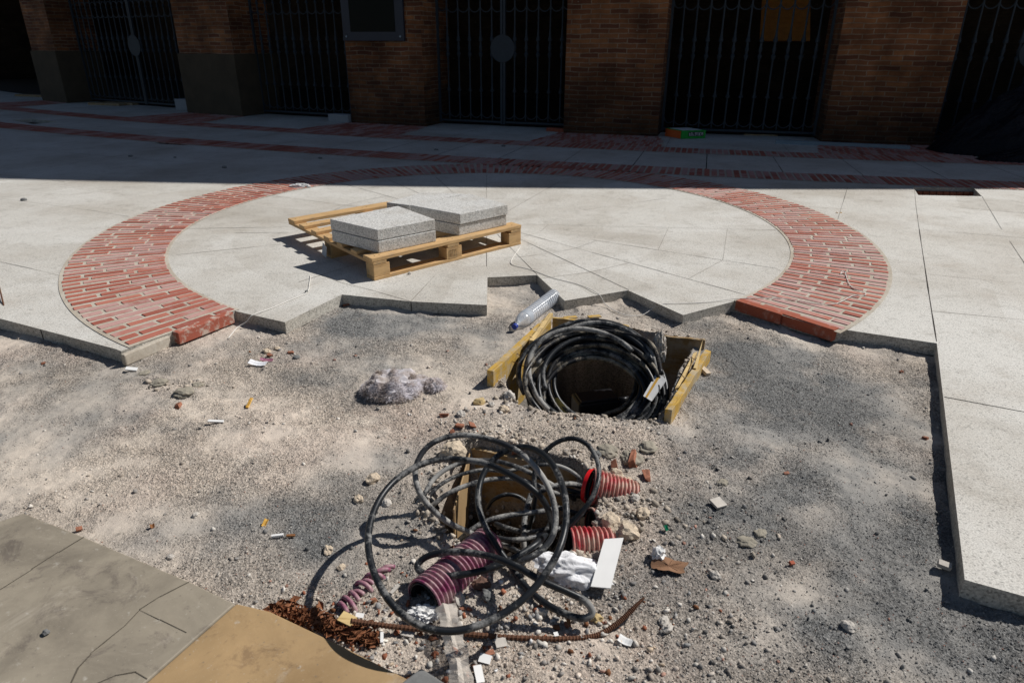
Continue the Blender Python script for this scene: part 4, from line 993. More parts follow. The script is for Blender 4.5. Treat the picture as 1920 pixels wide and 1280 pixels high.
cable([(880, 640, -.22), (905, 520, -.14), (930, 390, -.02), (925, 290, .04), (945, 215, .08), (1000, 148, .12), (1060, 114, .14), (1122, 108, .15), (1182, 138, .14), (1222, 198, .12), (1236, 265, .10), (1225, 340, .08), (1190, 412, .05), (1140, 470, .02), (1090, 530, -.02), (1040, 610, -.10), (1000, 700, -.2)],
      .0098, M['cable'], 'thinner black cable looping up at the right beside the red pipe')
cable([(330, 500, -.09), (360, 430, -.055), (400, 370, -.02), (445, 300, .0), (520, 245, .02), (620, 215, .02), (740, 215, .01), (860, 250, .0), (980, 310, -.03), (1060, 360, -.10), (1120, 400, -.16)], .0100, M['cable_dusty'], 'grey dusty cable uppermost of those fanning left out of the pit')
cable([(340, 510, -.10), (390, 430, -.07), (420, 385, -.05), (480, 325, -.03), (570, 280, -.02), (680, 258, -.01), (800, 262, -.02), (900, 240, -.02), (1010, 232, -.02), (1100, 262, -.04), (1180, 330, -.09)], .0085, M['cable_dusty'], 'thin dusty cable crossing the far side of the nearer pit')
cable([(360, 480, -.12), (440, 425, -.07), (510, 372, -.05), (620, 325, -.04), (740, 300, -.04), (850, 302, -.06), (950, 335, -.10), (1050, 375, -.15), (1180, 385, -.17)], .0105, M['cable_dusty'], 'pale spotted cable lowest of those fanning left out of the pit')
cable([(560, 600, -.16), (610, 555, -.09), (690, 505, -.07), (780, 480, -.07), (880, 465, -.07), (985, 452, -.08), (1050, 440, -.12), (1120, 470, -.18)], .0105, M['cable_dusty'], 'straight whitish cable lying across the middle of the nearer pit')
cable([(910, 375, -.10), (893, 430, -.12), (878, 500, -.14), (874, 570, -.16), (876, 650, -.2)], .0125, M['cable_dusty'], 'short taped cable hanging upright in the middle of the nearer pit')
cable([(700, 440, -.2), (730, 400, -.16), (790, 375, -.14), (850, 385, -.15), (900, 425, -.18), (920, 490, -.22), (860, 560, -.24)], .0090, M['cable'], 'dark cable bent in a small arch at the bottom of the nearer pit')
cable([(740, 515, -.17), (790, 535, -.16), (860, 552, -.16), (940, 552, -.17), (1040, 520, -.2)], .0115, M['cable_dusty'], 'grey cable stub low in the pit below the whitish one')
cable([(735, 580, -.12), (800, 592, -.11), (880, 588, -.11), (960, 570, -.12), (1060, 530, -.14), (1190, 440, -.13)], .0105, M['cable_dusty'], 'grey cable running from the purple pipe towards the red pipe')
cable([(770, 615, -.14), (830, 640, -.13), (900, 680, -.13), (960, 730, -.14)], .0100, M['cable_dusty'], 'short grey cable slanting down in the near side of the pit')
cable([(955, 590, -.12), (958, 660, -.10), (948, 740, -.11), (935, 790, -.10)], .0085, M['cable_dusty'], 'thin cable running towards the viewer past the white bag')
cable([(910, 380, -.08), (990, 345, -.05), (1080, 325, -.06), (1150, 335, -.09), (1215, 370, -.13)], .0120, M['cable_dusty'], 'thick grey cable entering the upper red pipe')
cable([(1050, 340, -.14), (1120, 362, -.13), (1210, 392, -.14)], .0105, M['cable'], 'black cable entering the upper red pipe below the grey one')
cable([(1060, 440, -.13), (1130, 465, -.13), (1200, 478, -.15)], .0095, M['cable'], 'black cable heading for the half-buried middle pipe')
cable([(1040, 620, -.14), (1090, 540, -.09), (1150, 470, -.08), (1200, 430, -.09)], .0105, M['cable'], 'black cable bending down beside the lower red pipe')
cable([(345, 500, -.1), (335, 470, -.085), (355, 420, -.06), (385, 395, -.04), (420, 395, -.05), (460, 440, -.10)], .0105, M['cable'], 'black cable humped over the clod at the left lip of the pit')

# ribbed conduits -----------------------------------------------------------------
CG = 'corrugated plastic conduits reaching into the nearer pit'
def conduit(a, b, r0_, r1_, rings, mat, label, sag=.0, name='corrugated_conduit', open_end=True):
    a, b = Vector(a), Vector(b); n = rings*8; pts = []; rad = []
    for i in range(n+1):
        f = i/n; p = a.lerp(b, f); p.z -= sag*math.sin(math.pi*f); pts.append(p)
        w = (math.sin(2*math.pi*i/8)); w = max(-.75, min(.75, w*1.6))/.75; rad.append((r0_+(r1_-r0_)*f)*(1+.085*w))
    root = thing(name, label, 'pipe', (a.x, a.y, a.z-r0_), CG)
    mb = MB(); mb.tube(pts, rad, 26, cap=False); part(root, mb, 'ribbed_shell', mat, smooth=True)
    mb = MB(); mb.tube(pts, [x*.84 for x in rad], 20, cap=False); o = part(root, mb, 'inner_liner', M['black'], smooth=True)
    return root
def zz(X, Y, z): return at(640+X/2.559, 780+Y/2.559, z)
conduit(zz(395, 880, -.040), zz(710, 610, -.050), .055, .052, 19, M['purple_conduit'], 'purple ribbed pipe coated with dust, its open end facing the ochre slab')
conduit(zz(1192, 335, -.038), zz(1410, 388, -.078), .060, .050, 12, M['red_conduit'], 'upper red ribbed pipe running into the rubble beside the brick pieces')
conduit(zz(1092, 618, -.072), zz(1300, 612, -.082), .054, .048, 9, M['red_conduit'], 'lower red ribbed pipe beside the white card')
conduit(zz(1195, 520, -.098), zz(1330, 520, -.115), .052, .046, 6, M['red_conduit'], 'middle red pipe nearly buried in dry earth')
mb = MB()
root = thing('conduit_mouth', 'smooth bright red collar at the mouth of the upper red pipe', 'pipe collar', tuple(zz(1200, 300, -.06)))
a = zz(1178, 330, -.035); b = zz(1198, 336, -.035); mb.tube([a, b], [.056, .061], 24, cap=False); part(root, mb, 'collar', simple('red_collar', (.75, .015, .02), .4, .1), smooth=True)
# broken half-rings of the old purple pipe
for k, (X, Y, s_, rot) in enumerate(((12, 925, .032, 0.2), (38, 903, .036, .3), (66, 880, .036, .3), (86, 852, .030, .5), (108, 822, .030, .6), (130, 800, .028, .8), (160, 780, .030, 1.0), (195, 768, .036, 1.3), (225, 742, .036, 1.4))):
    mb = MB(); c = zz(X, Y, -.07); c.z = tz(c.x, c.y)-.004-random.uniform(0, .006); rot += random.uniform(-.25, .25); s_ *= random.uniform(.8, 1.1); d = Vector((math.cos(rot+.6), math.sin(rot+.6), 0)); n = Vector((-d.y, d.x, 0))
    mb.tube([c+n*math.cos(R(a_))*s_*.9+Z*math.sin(R(a_))*s_*.75 for a_ in range(random.choice((0, 20)), random.choice((150, 181)), 15)], .0068, 7)
    solo(mb, 'conduit_shard', M['purple_conduit'], 'curved rib broken off the old purple pipe, in a row left of it', 'plastic shard', 'broken ribs of the old purple pipe', smooth=True)

# rusty reinforcing bar ---------------------------------------------------------
mb = MB(); pts = smooth_path(Zp([(-160, 935, .0), (-40, 955, .0), (100, 975, -.028), (250, 995, -.035), (420, 1012, -.042), (600, 1030, -.045), (780, 1045, -.052), (960, 1052, -.055), (1120, 1052, -.058), (1230, 1035, -.055), (1310, 990, -.045), (1370, 940, -.03), (1420, 890, -.015), (1455, 855, -.005)]), 26)
pts = pts[2*26-10:]
pts = [p-Z*.010 for p in pts]; rad = [.0068*(1.16 if i % 3 == 0 else .93)*min(1, (len(pts)-i)/60+.35) for i in range(len(pts))]; mb.tube(pts, rad, 8)
solo(mb, 'reinforcing_bar', M['rust'], 'long rusty ribbed steel bar bent up at its right end', 'steel bar')

# white bag, card, papers, tape ------------------------------------------------------
o = crumple('plastic_bag', M['bag'], zz(1110, 745, -.062), (.10, .055, .032), .5, 'thin crumpled white plastic bag under the white card', 'bag', 7, 5, 1.7, flat=.3, rz=-.3); o.data.polygons.foreach_set('use_smooth', [True]*len(o.data.polygons))
mb = MB(); q = [zz(1262, 588, -.020), zz(1354, 582, -.02), zz(1292, 824, -.035), zz(1197, 815, -.035)]; mb.add(q+[v-Z*.003 for v in q], [(3, 2, 1, 0), (4, 5, 6, 7), (0, 1, 5, 4), (1, 2, 6, 5), (2, 3, 7, 6), (3, 0, 4, 7)])
solo(mb, 'card_strip', M['paper'], 'clean white card strip leaning on the bag beside the lower red pipe', 'card')
o = mk('tape_strip', [], []) if False else None
mb = MB(); L_ = Zp([(480, 915, -.045), (520, 905, -.045), (535, 1020, -.05), (560, 1110, -.052), (590, 1200, -.056), (620, 1290, -.058)]); 
cen_ = [Vector((p.x, p.y, max(p.z, tz(p.x, p.y)+.012))) for p in smooth_path(Zp([(500, 905, -.04), (520, 985, -.02), (540, 1080, -.02), (562, 1170, -.03), (580, 1290, -.04), (590, 1340, -.04)]), 6)]
vs = []; fs = []
for i, p in enumerate(cen_):
    w = .026+.003*math.sin(i*.9); zf = .006*math.sin(i*.7); d = Vector((1, .12, 0)).normalized()
    vs += [p-d*w, p-d*w*.25+Z*(.008+zf), p+d*w*.2+Z*.002, p+d*w+Z*(.004-zf)]
    if i: a = 4*i-4; b = 4*i; fs += [(a, a+1, b+1, b), (a+1, a+2, b+2, b+1), (a+2, a+3, b+3, b+2)]
mb.add(vs, fs); o = solo(mb, 'film_strip', M['film'], 'long folded strip of clear packing film reaching the bottom edge', 'plastic film', smooth=False)
s_ = o.modifiers.new('thick', 'SOLIDIFY'); s_.thickness = .0008
def scrap(X, Y, w, h, rot, mat, name, label, cat, lift=.006, tilt=.15, group=None, z=None, curl=0, th=.001):
    c = zz(X, Y, -.06); c = Vector((c.x, c.y, (tz(c.x, c.y) if z is None else z)+lift)); mb = MB(); n = 4; vs = []
    Rm = Matrix.Rotation(rot, 3, 'Z')@Matrix.Rotation(tilt, 3, 'X')@Matrix.Rotation(tilt*.6, 3, 'Y')
    for i in range(n+1):
        for j in range(n+1):
            u, v = i/n-.5, j/n-.5; vs.append(c+Rm@Vector((u*w, v*h, curl*(u*u*4)*w+curl*.4*math.sin(v*7)*w*.3)))
    fs = [(i*(n+1)+j, (i+1)*(n+1)+j, (i+1)*(n+1)+j+1, i*(n+1)+j+1) for i in range(n) for j in range(n)]
    mb.add(vs, fs); o = solo(mb, name, mat, label, cat, group); m_ = o.modifiers.new('thick', 'SOLIDIFY'); m_.thickness = th; m_.offset = 1; return o
crumple('crumpled_paper', M['paper'], zz(1520, 668, -.05)+Z*.006, (.017, .017, .02), .8, 'small ball of crumpled white paper above the brown leaf', 'paper', 11, 3, 3)
crumple('crumpled_paper', M['paper'], zz(395, 955, -.055)+Z*.006, (.032, .020, .014), .9, 'white crumpled tissue by the mouth of the purple pipe', 'paper', 13, 4, 2.5)
lf = MB(); c = gat(1254, 1065, .008); out = []
for i in range(22):
    a = 2*math.pi*i/22; r_ = (1+.12*math.sin(5*a)+.1*random.uniform(-1, 1)); out.append(c+Vector((.052*math.cos(a)*r_, .030*math.sin(a)*r_, .006*math.cos(3*a)+.008*abs(math.sin(a)))))
lf.add([c+Z*.002]+out, [(0, i+1, (i+1) % 22+1) for i in range(22)]); 
for aa in (.3, 1.2, 2.2, 3.4, 4.4, 5.4): lf.tube([c+Z*.004, c+Vector((.04*math.cos(aa), .022*math.sin(aa), .008))], .0007, 4)
o = solo(lf, 'dry_leaf', simple('big_leaf', (.23, .125, .07), .85, .3, 60, 0, .4), 'broad brown dry leaf with veins, right of the white card', 'leaf'); m_ = o.modifiers.new('thick', 'SOLIDIFY'); m_.thickness = .001
scrap(690, 1165, .030, .024, -.25, M['paper'], 'printed_label', 'tiny white printed label with a green edge near the bottom middle', 'label', .008)
scrap(712, 1150-18, .024, .014, .4, M['shard'], 'paper_scrap', 'reddish scrap tucked behind the tiny printed label', 'scrap')
scrap(765, 1085, .030, .026, .3, M['rock'], 'tile_chip', 'thin grey three-cornered tile chip above the tiny printed label', 'tile chip', th=.004)
scrap(320, 1040, .034, .020, -.2, M['rock'], 'tile_chip', 'flat grey tile chip just below the rusty bar', 'tile chip', th=.005)
scrap(88, 948, .022, .014, -.1, M['paper'], 'paper_scrap', 'bright white paper scrap on the left stretch of the rusty bar', 'paper')
scrap(30, 985, .042, .030, -.45, M['raw_wood'], 'wood_offcut', 'pale box-like wood offcut on the leaf litter beside the bar', 'wood', .014, th=.012)
scrap(195, 1070, .008, .030, .15, M['paper'], 'cigarette_end', 'white filter tip standing in the rubble below the bar', 'cigarette end', .008, th=.007)
scrap(258, 835, .010, .034, -.6, M['rock'], 'stone_sliver', 'long grey stone sliver between the purple pipe and its shards', 'stone', th=.004)
scrap(1362, 1080, .036, .022, -.5, M['paper'], 'paper_scrap', 'greyish paper scrap on the gravel right of the bar', 'paper', curl=.15)
scrap(1030, 1048, .012, .012, .3, M['paper'], 'paper_scrap', 'tiny white scrap on the middle of the rusty bar', 'paper', .012)
scrap(1550, 558, .016, .018, .5, M['emerald'], 'glass_shard', 'small bright green shard right of the pits', 'glass', .01, .6, curl=.5)
scrap(660, 1240, .022, .040, .3, M['paper'], 'paper_scrap', 'folded white paper at the bottom edge beside the film strip', 'paper', .012, .5)
scrap(820, 680, .040, .022, .2, M['orange'], 'orange_scrap', 'orange plastic scrap low in the near side of the pit', 'scrap', z=-.15)
scrap(570, 480, .020, .045, .4, M['leaf'], 'dry_leaf', 'curled orange dry leaf at the left lip of the pit', 'leaf', .015, .9, curl=.3)
scrap(1085, 990, .014, .036, .2, M['leaf'], 'dry_leaf', 'orange-brown leaf stuck upright below the loop end of the cable', 'leaf', .012, .8, curl=.3)
# scraps further up, given in photo pixels
def pscrap(px, py, *a, **k): return scrap((px-640)*2.559, (py-780)*2.559, *a, **k)
pscrap(468, 756, .014, .052, -.15, M['peel'], 'yellow_peel', 'curved yellow peel on the pale patch of ground', 'peel', .008, .4, curl=.8, th=.005)
pscrap(520, 1002, .036, .009, .22, M['paper'], 'cigarette', 'white cigarette lying on the grey gravel', 'cigarette', .006, .02, th=.007)
pscrap(545, 1003, .026, .008, .1, M['leaf'], 'brown_stub', 'brown stub touching the end of the white cigarette', 'stub', .005, .05, th=.005)
pscrap(497, 978, .014, .026, -.3, M['peel'], 'dry_leaf', 'small ochre leaf above the white cigarette', 'leaf', .005, .5, curl=.4)
pscrap(284, 984, .014, .014, .6, M['leaf'], 'dry_leaf', 'tiny dark brown leaf on the gravel near the old paving', 'leaf', .005, .5, curl=.4)
pscrap(147, 988, .018, .014, .6, M['shard'], 'brick_crumb', 'small brick crumb at the edge of the old grey paving', 'brick piece', .007, .3, th=.006)
pscrap(484, 684, .085, .034, -.15, M['bag'], 'candy_wrapper', 'torn transparent sweet wrapper half buried in the gravel', 'wrapper', .008, .15, curl=.1)
pscrap(500, 676, .06, .02, .1, M['purple_conduit'], 'wrapper_scrap', 'pinkish scrap of wrapper beside the torn transparent one', 'wrapper', .008, .3, curl=.1)
pscrap(247, 693, .05, .02, .1, M['paper'], 'white_chip', 'white chip of plaster below the left end of the ring', 'plaster', .008, .3, th=.006)
pscrap(405, 790, .06, .012, .1, M['paper'], 'white_chip', 'thin white sliver near the clods left of the wool', 'plaster', .008, .2, th=.005)
pscrap(1345, 948, .046, .040, .5, M['rock'], 'stone_flake', 'pale angular stone flake right of the red pipes', 'stone', .008, .2, th=.008)
pscrap(1265, 812-60, .02, .03, .5, M['rock'], 'stone_flake', 'pale stone leaning on the outside of the right form board', 'stone', .02, .7, th=.02)
pscrap(1320, 700, .03, .05, .5, M['clod'], 'stone_flake', 'beige stone by the outer side of the right form board', 'stone', .008, .3, th=.015)
pscrap(1484, 1054, .016, .011, .3, M['newbrick'], 'brick_crumb', 'bright red brick crumb alone on the grey gravel', 'brick piece', .006, .3, th=.008)
pscrap(1768, 1065, .034, .020, -.5, M['rock'], 'stone_flake', 'oval stone in the shade line beside the right paving edge', 'stone', .012, .2, th=.014)
pscrap(1570, 412, .05, .02, .1, M['peel'], 'dry_leaf', 'yellowish leaf on the outer edge of the brick ring', 'leaf', .07, .2, curl=.2)

# rocks, clods and brick pieces: one mesh thing each --------------------------------
def rock(px, py, s, mat, name, label, cat, group, sq=.7, seed=None, lift=.3):
    c = gat(px, py); seed = seed or int(px*7+py)
    return crumple(name, mat, Vector((c.x, c.y, c.z+s*sq*lift)), (s, s*.8, s*sq), .35, label, cat, seed, 3, 1.6, group, ridged=False, rz=seed % 6)
rocks = [(855, 985, .050, 'clod', 'big pale clod at the left lip of the nearer pit'), (875, 1010, .03, 'clod', 'clod just below the big pale clod'), (1155, 893, .030, 'clod', 'tan clod on top of the upper red pipe'), (1175, 905, .022, 'clod', 'small clod right of the tan one on the red pipe'),
         (1145, 980, .035, 'clod', 'clod covering the middle red pipe on its left'), (1172, 1000, .042, 'clod', 'wide cracked clod between the two red pipes'), (1205, 965, .026, 'clod', 'clod right of the middle red pipe'), (1190, 935, .018, 'rock', 'grey pebble at the end of the upper red pipe'),
         (955, 745, .030, 'rock', 'crumpled pale lump against the inner side of the left form board'), (945, 770, .026, 'clod', 'lump of mortar below the left form board'), (968, 752, .020, 'clod', 'small lump beside the left form board end'), (898, 756, .028, 'peel2', 'flat yellow stone left of the form board'),
         (865, 778, .022, 'rock', 'grey flat stone above the cable loops'), (922, 705+55, .018, 'rock', 'stone at the foot of the left form board'), (700, 900, .026, 'clod', 'round clod left of the cable loops'), (672, 938, .020, 'clod', 'clod outside the widest cable loop'),
         (725, 945, .020, 'rock', 'whitish stone inside the widest cable loop'), (912, 1118, .020, 'rock_dark', 'dark rounded pebble in the middle of the rubble'), (903, 1098, .026, 'shard_dark', 'dark reddish lump above the dark pebble'), (860, 1125, .022, 'rock', 'flat grey stone right of the purple pipe'),
         (1118, 1162, .018, 'peel2', 'yellowish round stone by the loop end of the cable'), (1018, 1148, .016, 'rock', 'pale stone below the lower cable bend'), (1245, 1165, .016, 'rock', 'white pebble pair, upper one, right of the bar'), (1250, 1178, .018, 'rock', 'white pebble pair, lower one, right of the bar'),
         (1355, 905, .022, 'clod2', 'rough clod on the grey gravel right of the pits'), (1400, 1015, .030, 'clod2', 'clod at the small hollow right of the white card'), (1425, 1000, .024, 'clod2', 'clod on the upper rim of the small hollow'), (1340, 1080, .018, 'rock', 'grey stone below the small hollow'),
         (1590, 1175, .018, 'rock', 'dark-sided stone in the lower right gravel'), (87, 1188, .010, 'rock_dark', 'small round pebble alone on the old grey paving'), (320, 1045, .012, 'rock', 'grey pebble near the edge of the old paving'), (367, 966, .012, 'rock', 'light pebble on the gravel above the old paving'),
         (616, 1033, .018, 'clod', 'beige stone left of the widest cable loop'), (640, 1065, .014, 'clod', 'small beige stone under the cable shadow'), (575, 548, .010, 'rock_dark', 'pebble tied in the string on the paved circle'), (768, 514, .012, 'rock', 'pebble against the near side of the pallet'),
         (1690, 698, .011, 'shard', 'round reddish pebble near the right paving edge'), (345, 735, .045, 'clod2', 'rough grey clod in the broken ridge'), (300, 715, .040, 'clod2', 'grey clod at the left of the broken ridge'), (270, 700, .03, 'clod2', 'grey clod at the far left end of the broken ridge'),
         (370, 722, .028, 'clod2', 'grey clod at the right of the broken ridge'), (1185, 860, .05, 'clod2', 'cracked grey crust behind the upper red pipe'), (1140, 845, .045, 'clod2', 'cracked grey crust left of the brick pieces'), (1118, 855, .022, 'rock_dark', 'round grey pebble at the foot of the cracked crust'), (1215, 838, .04, 'clod2', 'cracked grey crust above the brick pieces'),
         (500, 660, .022, 'clod', 'pale clod among the brick dust under the string'), (520, 655, .018, 'clod', 'smaller pale clod right of the one under the string'), (556, 672, .018, 'rock_dark', 'grey clod right of the pale clods')]
M['peel2'] = simple('yellow_stone', (.48, .36, .18), .85, .3, 40); M['shard_dark'] = simple('dark_lump', (.14, .08, .06), .9, .3, 30); M['clod2'] = simple('grey_crust', (.30, .27, .215), .95, .3, 25, 0, .8, .008)
for px, py, s, mt, lab in rocks:
    z_on = None; o = rock(px, py, s, M[mt], 'clod' if 'clod' in mt or 'clod' in lab else 'stone', lab, 'clod' if 'clod' in lab else 'stone', 'stones and clods lying on the ground', .4 if mt == 'clod2' else .7, lift=.0 if mt == 'clod2' else .3)
    if (px, py) in ((87, 1188), (575, 548), (768, 514)): q = at(px, py, ZO if px == 87 else 0); o.location = q+Z*s*.6
shards = [(1152, 878, .034, 'upright reddish brick piece, left one, by the upper red pipe'), (1188, 868, .040, 'tallest broken hollow-brick piece by the upper red pipe'), (1212, 894, .034, 'brick piece lying flat at the right of the group by the red pipe'), (335, 762, .024, 'brick piece below the broken ridge of grey clods'),
          (832, 780, .020, 'brick crumb, upper one, right of the wool'), (862, 800, .022, 'brick crumb above the cable loops'), (848, 812, .016, 'small brick crumb nearest the cable loops'), (885, 798, .020, 'brick crumb left of the round hole'), (970, 835, .030, 'brick piece at the far lip of the nearer pit'),
          (700, 1126, .012, 'brick crumb by the shards of purple pipe'), (868, 1142, .010, 'small round brick crumb on the rubble'), (812, 1195, .012, 'brick crumb below the rusty bar'), (920, 1010, .016, 'reddish piece in the near side of the pit'), (505, 668, .020, 'brick crumbs under the string, larger one'), (545, 662, .018, 'brick crumbs under the string, right one'),
          (300, 640, .03, 'brick piece under the broken left end of the ring'), (228, 660, .018, 'brick crumb at the outer corner of the ring end'), (650, 573, .022, 'brick splinter under the granite edge left of the pallet'), (1018, 533, .02, 'brick chip under the granite edge behind the bottle'), (1475, 888, .012, 'rusty leaf-like crumb on the right gravel'), (1735, 822, .014, 'orange crumb in the shade of the right paving edge'),
          (82, 682, .014, 'dark red crumb on the gravel below the left paving edge')]
for i, (px, py, s, lab) in enumerate(shards):
    c = gat(px, py, s*.25); mb = MB(); ra = random.uniform(0, 3); tl = random.uniform(-.5, .5) if i not in (0, 1) else 1.2
    Rm = Matrix.Rotation(ra, 3, 'Z')@Matrix.Rotation(tl, 3, 'X')
    l, w, h = s, s*random.uniform(.45, .9), s*random.uniform(.18, .4)
    pts = [Vector((x_*l*random.uniform(.5, 1.1), y_*w*random.uniform(.45, 1.15), z_*h*random.uniform(.5, 1.3))) for x_ in (-1, 1) for y_ in (-1, 1) for z_ in (-1, 1)]
    pts = [c+Rm@p for p in pts]; mb.add(pts, [(0, 1, 3, 2), (4, 6, 7, 5), (0, 4, 5, 1), (2, 3, 7, 6), (0, 2, 6, 4), (1, 5, 7, 3)])
    solo(mb, 'brick_fragment', M['shard'], lab, 'brick piece', 'broken brick pieces', bevel=.0015)
# row of broken hollow bricks along the far right lip of the nearer pit
p0, p1 = at(1058, 866, -.075), at(1140, 886, -.07)
for i in range(6):
    a = p0.lerp(p1, i/6); d = (p1-p0)/6.3; mb = MB(); mb.box((a.x, a.y, -.20), (d.x, d.y, 0), Vector((.006, .03, 0)), (0, 0, .125+random.uniform(-.008, .01)))
    solo(mb, 'lip_brick', M['shard'], 'broken brick set in the far lip of the nearer pit, %s from the left' % ['first', 'second', 'third', 'fourth', 'fifth', 'sixth'][i], 'brick piece', 'bricks along the lip of the nearer pit', bevel=.003)

# leaf litter against the ochre slab --------------------------------------------------
mb = MB()
for i in range(520):
    f = random.random(); px = 515+f*190+random.gauss(0, 8); py = 1150+f*62+random.gauss(0, 6)-abs(random.gauss(0, 9)); c = gat(px, py, random.uniform(.002, .02))
    if inside(np.array([c.x]), np.array([c.y]), old_poly)[0]: continue
    a = random.random()*6.3; l = random.uniform(.008, .022); w = l*random.uniform(.25, .5); Rm = Matrix.Rotation(a, 3, 'Z')@Matrix.Rotation(random.uniform(-1, 1), 3, 'X')
    vs = [c+Rm@Vector(v) for v in ((-l, 0, 0), (0, -w, .003), (l, 0, -.002), (0, w, .004), (0, 0, -.004))]; mb.add(vs, [(0, 1, 4), (1, 2, 4), (2, 3, 4), (3, 0, 4)])
o = solo(mb, 'leaf_litter', M['litter'], 'rusty brown leaf litter swept against the ochre slab', 'leaf litter'); o['kind'] = 'stuff'

# clump of dirty wool --------------------------------------------------------------------
from mathutils import noise as mnoise
def wool(px, py, sx, sy, sz, label, n, seed, name='wool_clump'):
    c = gat(px, py); root = thing(name, label, 'wool', tuple(c)); rnd = random.Random(seed)
    core = crumple('core', M['wool'], (0, 0, sz*.35), (sx*.78, sy*.75, sz*.62), .5, None, None, seed, 4, 2.0, ridged=False); core.parent = root
    mb = MB()
    for i in range(n):
        th = rnd.random()*6.283; r_ = math.sqrt(rnd.random()); d = Vector((math.cos(th)*sx*r_, math.sin(th)*sy*r_, 0)); hz = sz*(1-r_*r_)**.5
        hz *= .75+.8*mnoise.noise(Vector((d.x*22, d.y*22, seed))); p = d+Z*max(.0, hz); dr = Vector((rnd.gauss(0, 1), rnd.gauss(0, 1), rnd.gauss(.15, .7))).normalized(); L = rnd.uniform(.010, .024)
        s1 = Vector((rnd.gauss(0, 1), rnd.gauss(0, 1), rnd.gauss(0, 1))).normalized(); w = .0010
        q = p+dr*L*.5+s1*L*.22; e_ = p+dr*L+s1*L*.1-Z*.004; side = dr.cross(s1).normalized()*w
        mb.add([p-side, p+side, q-side, q+side, e_], [(0, 1, 3, 2), (2, 3, 4)])
    o = mb.build('fibres', M['wool']); o.parent = root; o['kind'] = 'stuff'; return root
def m_wool():
    t = NT('dirty_wool'); n = t.noise(38, 5, .7); n2 = t.noise(14, 4, .6)
    c = t.ramp(n2, [(.35, (.50, .43, .38)), (.48, (.78, .72, .70)), (.60, (.88, .86, .89))]); t.col(t.mix(t.ramp(n, [(.3, .4), (.6, 0)]), c, (.5, .44, .4), 'MULTIPLY')).rough(1.0); t.b.inputs['Specular IOR Level'].default_value = 0
    tl = t.n('ShaderNodeBsdfTranslucent'); t.l(c, tl.inputs[0]); mx = t.n('ShaderNodeMixShader'); mx.inputs[0].default_value = .45; t.l(t.b.outputs[0], mx.inputs[1]); t.l(tl.outputs[0], mx.inputs[2]); t.l(mx.outputs[0], t.t.nodes['Material Output'].inputs[0]); return t.m
M['wool'] = m_wool()
wool(735, 732, .135, .115, .080, 'clump of dirty lilac-white wool on the gravel left of the coil pit', 12000, 3)
wool(815, 728, .05, .045, .045, 'small round tuft of wool right of the big clump', 1900, 5)
wool(785, 718, .06, .05, .032, 'thin pinkish wisp of wool between the big clump and the small tuft', 1500, 8)
wool(975, 955, .11, .06, .04, 'brownish fibre packed under the cables in the nearer pit', 1800, 12).location.z = -.20

# strings ------------------------------------------------------------------------------
def string(px, label, r_=.0024):
    mb = MB(); pts = smooth_path([at(p[0], p[1], p[2] if len(p) > 2 else .004) for p in px], 6); mb.tube(pts, r_, 5); return solo(mb, 'string', M['string'], label, 'string', smooth=True)
string([(428, 634, -.06), (445, 614, -.055), (462, 603, -.03), (474, 590, .006), (508, 578), (540, 564), (574, 549), (580, 532), (582, 516)], 'thin white string with a knotted pebble at the left of the paved circle')
string([(976, 463), (959, 487), (962.6, 497), (996, 505.6), (1036.5, 520.7), (1087, 534), (1122, 551), (1137, 572, -.05), (1171, 590, -.06), (1204.5, 590, -.06), (1231, 573, -.02), (1251.6, 569.4), (1320, 567), (1387.5, 559.4, .012), (1468, 559.4, .012), (1532, 569.5, .012), (1569, 568.4, .012), (1599, 554.3, .012), (1622.8, 552.6, .012), (1616, 546, .012), (1596, 537.5, .012), (1587.5, 520.7, .012), (1584, 510.6, .014), (1576, 513, .014), (1580, 508, .02), (1588, 512, .014)],
       'long thin white string running from the pallet over the right brick ring')
# thin rod leaning at the far left edge
mb = MB(); mb.tube([at(-6, 520, .02), at(4, 560, .015), at(16, 612, -.05)], .0045, 6); solo(mb, 'thin_rod', M['rust'], 'thin rusty rod at the left picture edge across the paving edge', 'rod')
# white glove-like scrap by the shade line
o = crumple('white_rag', M['paper'], at(562, 349, .012), (.085, .030, .020), .8, 'small white rag on the brick ring at the edge of the shade', 'rag', 21, 4, 2.4)

# by the building -----------------------------------------------------------------------
def up(px, py, y0):      # point above a ground position at distance y0
    d = rgt*((px-960)/FPX)+upv*((640-py)/FPX)+fwd; t = y0/d.y; return Vector((d.x*t, y0, CAMH+d.z*t))
# notice board on the third pier
t0, t1 = PIERS[2]; a = fac(t0, .012); b = fac(t1, .012); xd = (b-a).normalized(); nrm = Vector((xd.y, -xd.x, 0))
nbd = thing('notice_board', 'glazed dark notice board with a grey frame fixed to the brick pier', 'notice board', tuple(a+Z*1.30))
x0 = .02; wB = 1.20
mb = MB(); mb.box(a+xd*x0+Z*1.36, xd*wB, nrm*.05, Z*1.4); part(nbd, mb, 'case', M['frame'], bevel=.006)
mb = MB(); mb.box(a+xd*(x0+.16)+nrm*.0505+Z*1.50, xd*(wB-.32), nrm*.004, Z*1.15); part(nbd, mb, 'glass', M['glasspane'])
for sx in (.07, wB-.07):
    mb = MB(); q = a+xd*(x0+sx)+nrm*.05+Z*1.43; mb.tube([q, q+nrm*.012], .016, 10); part(nbd, mb, 'screw', M['steel'])
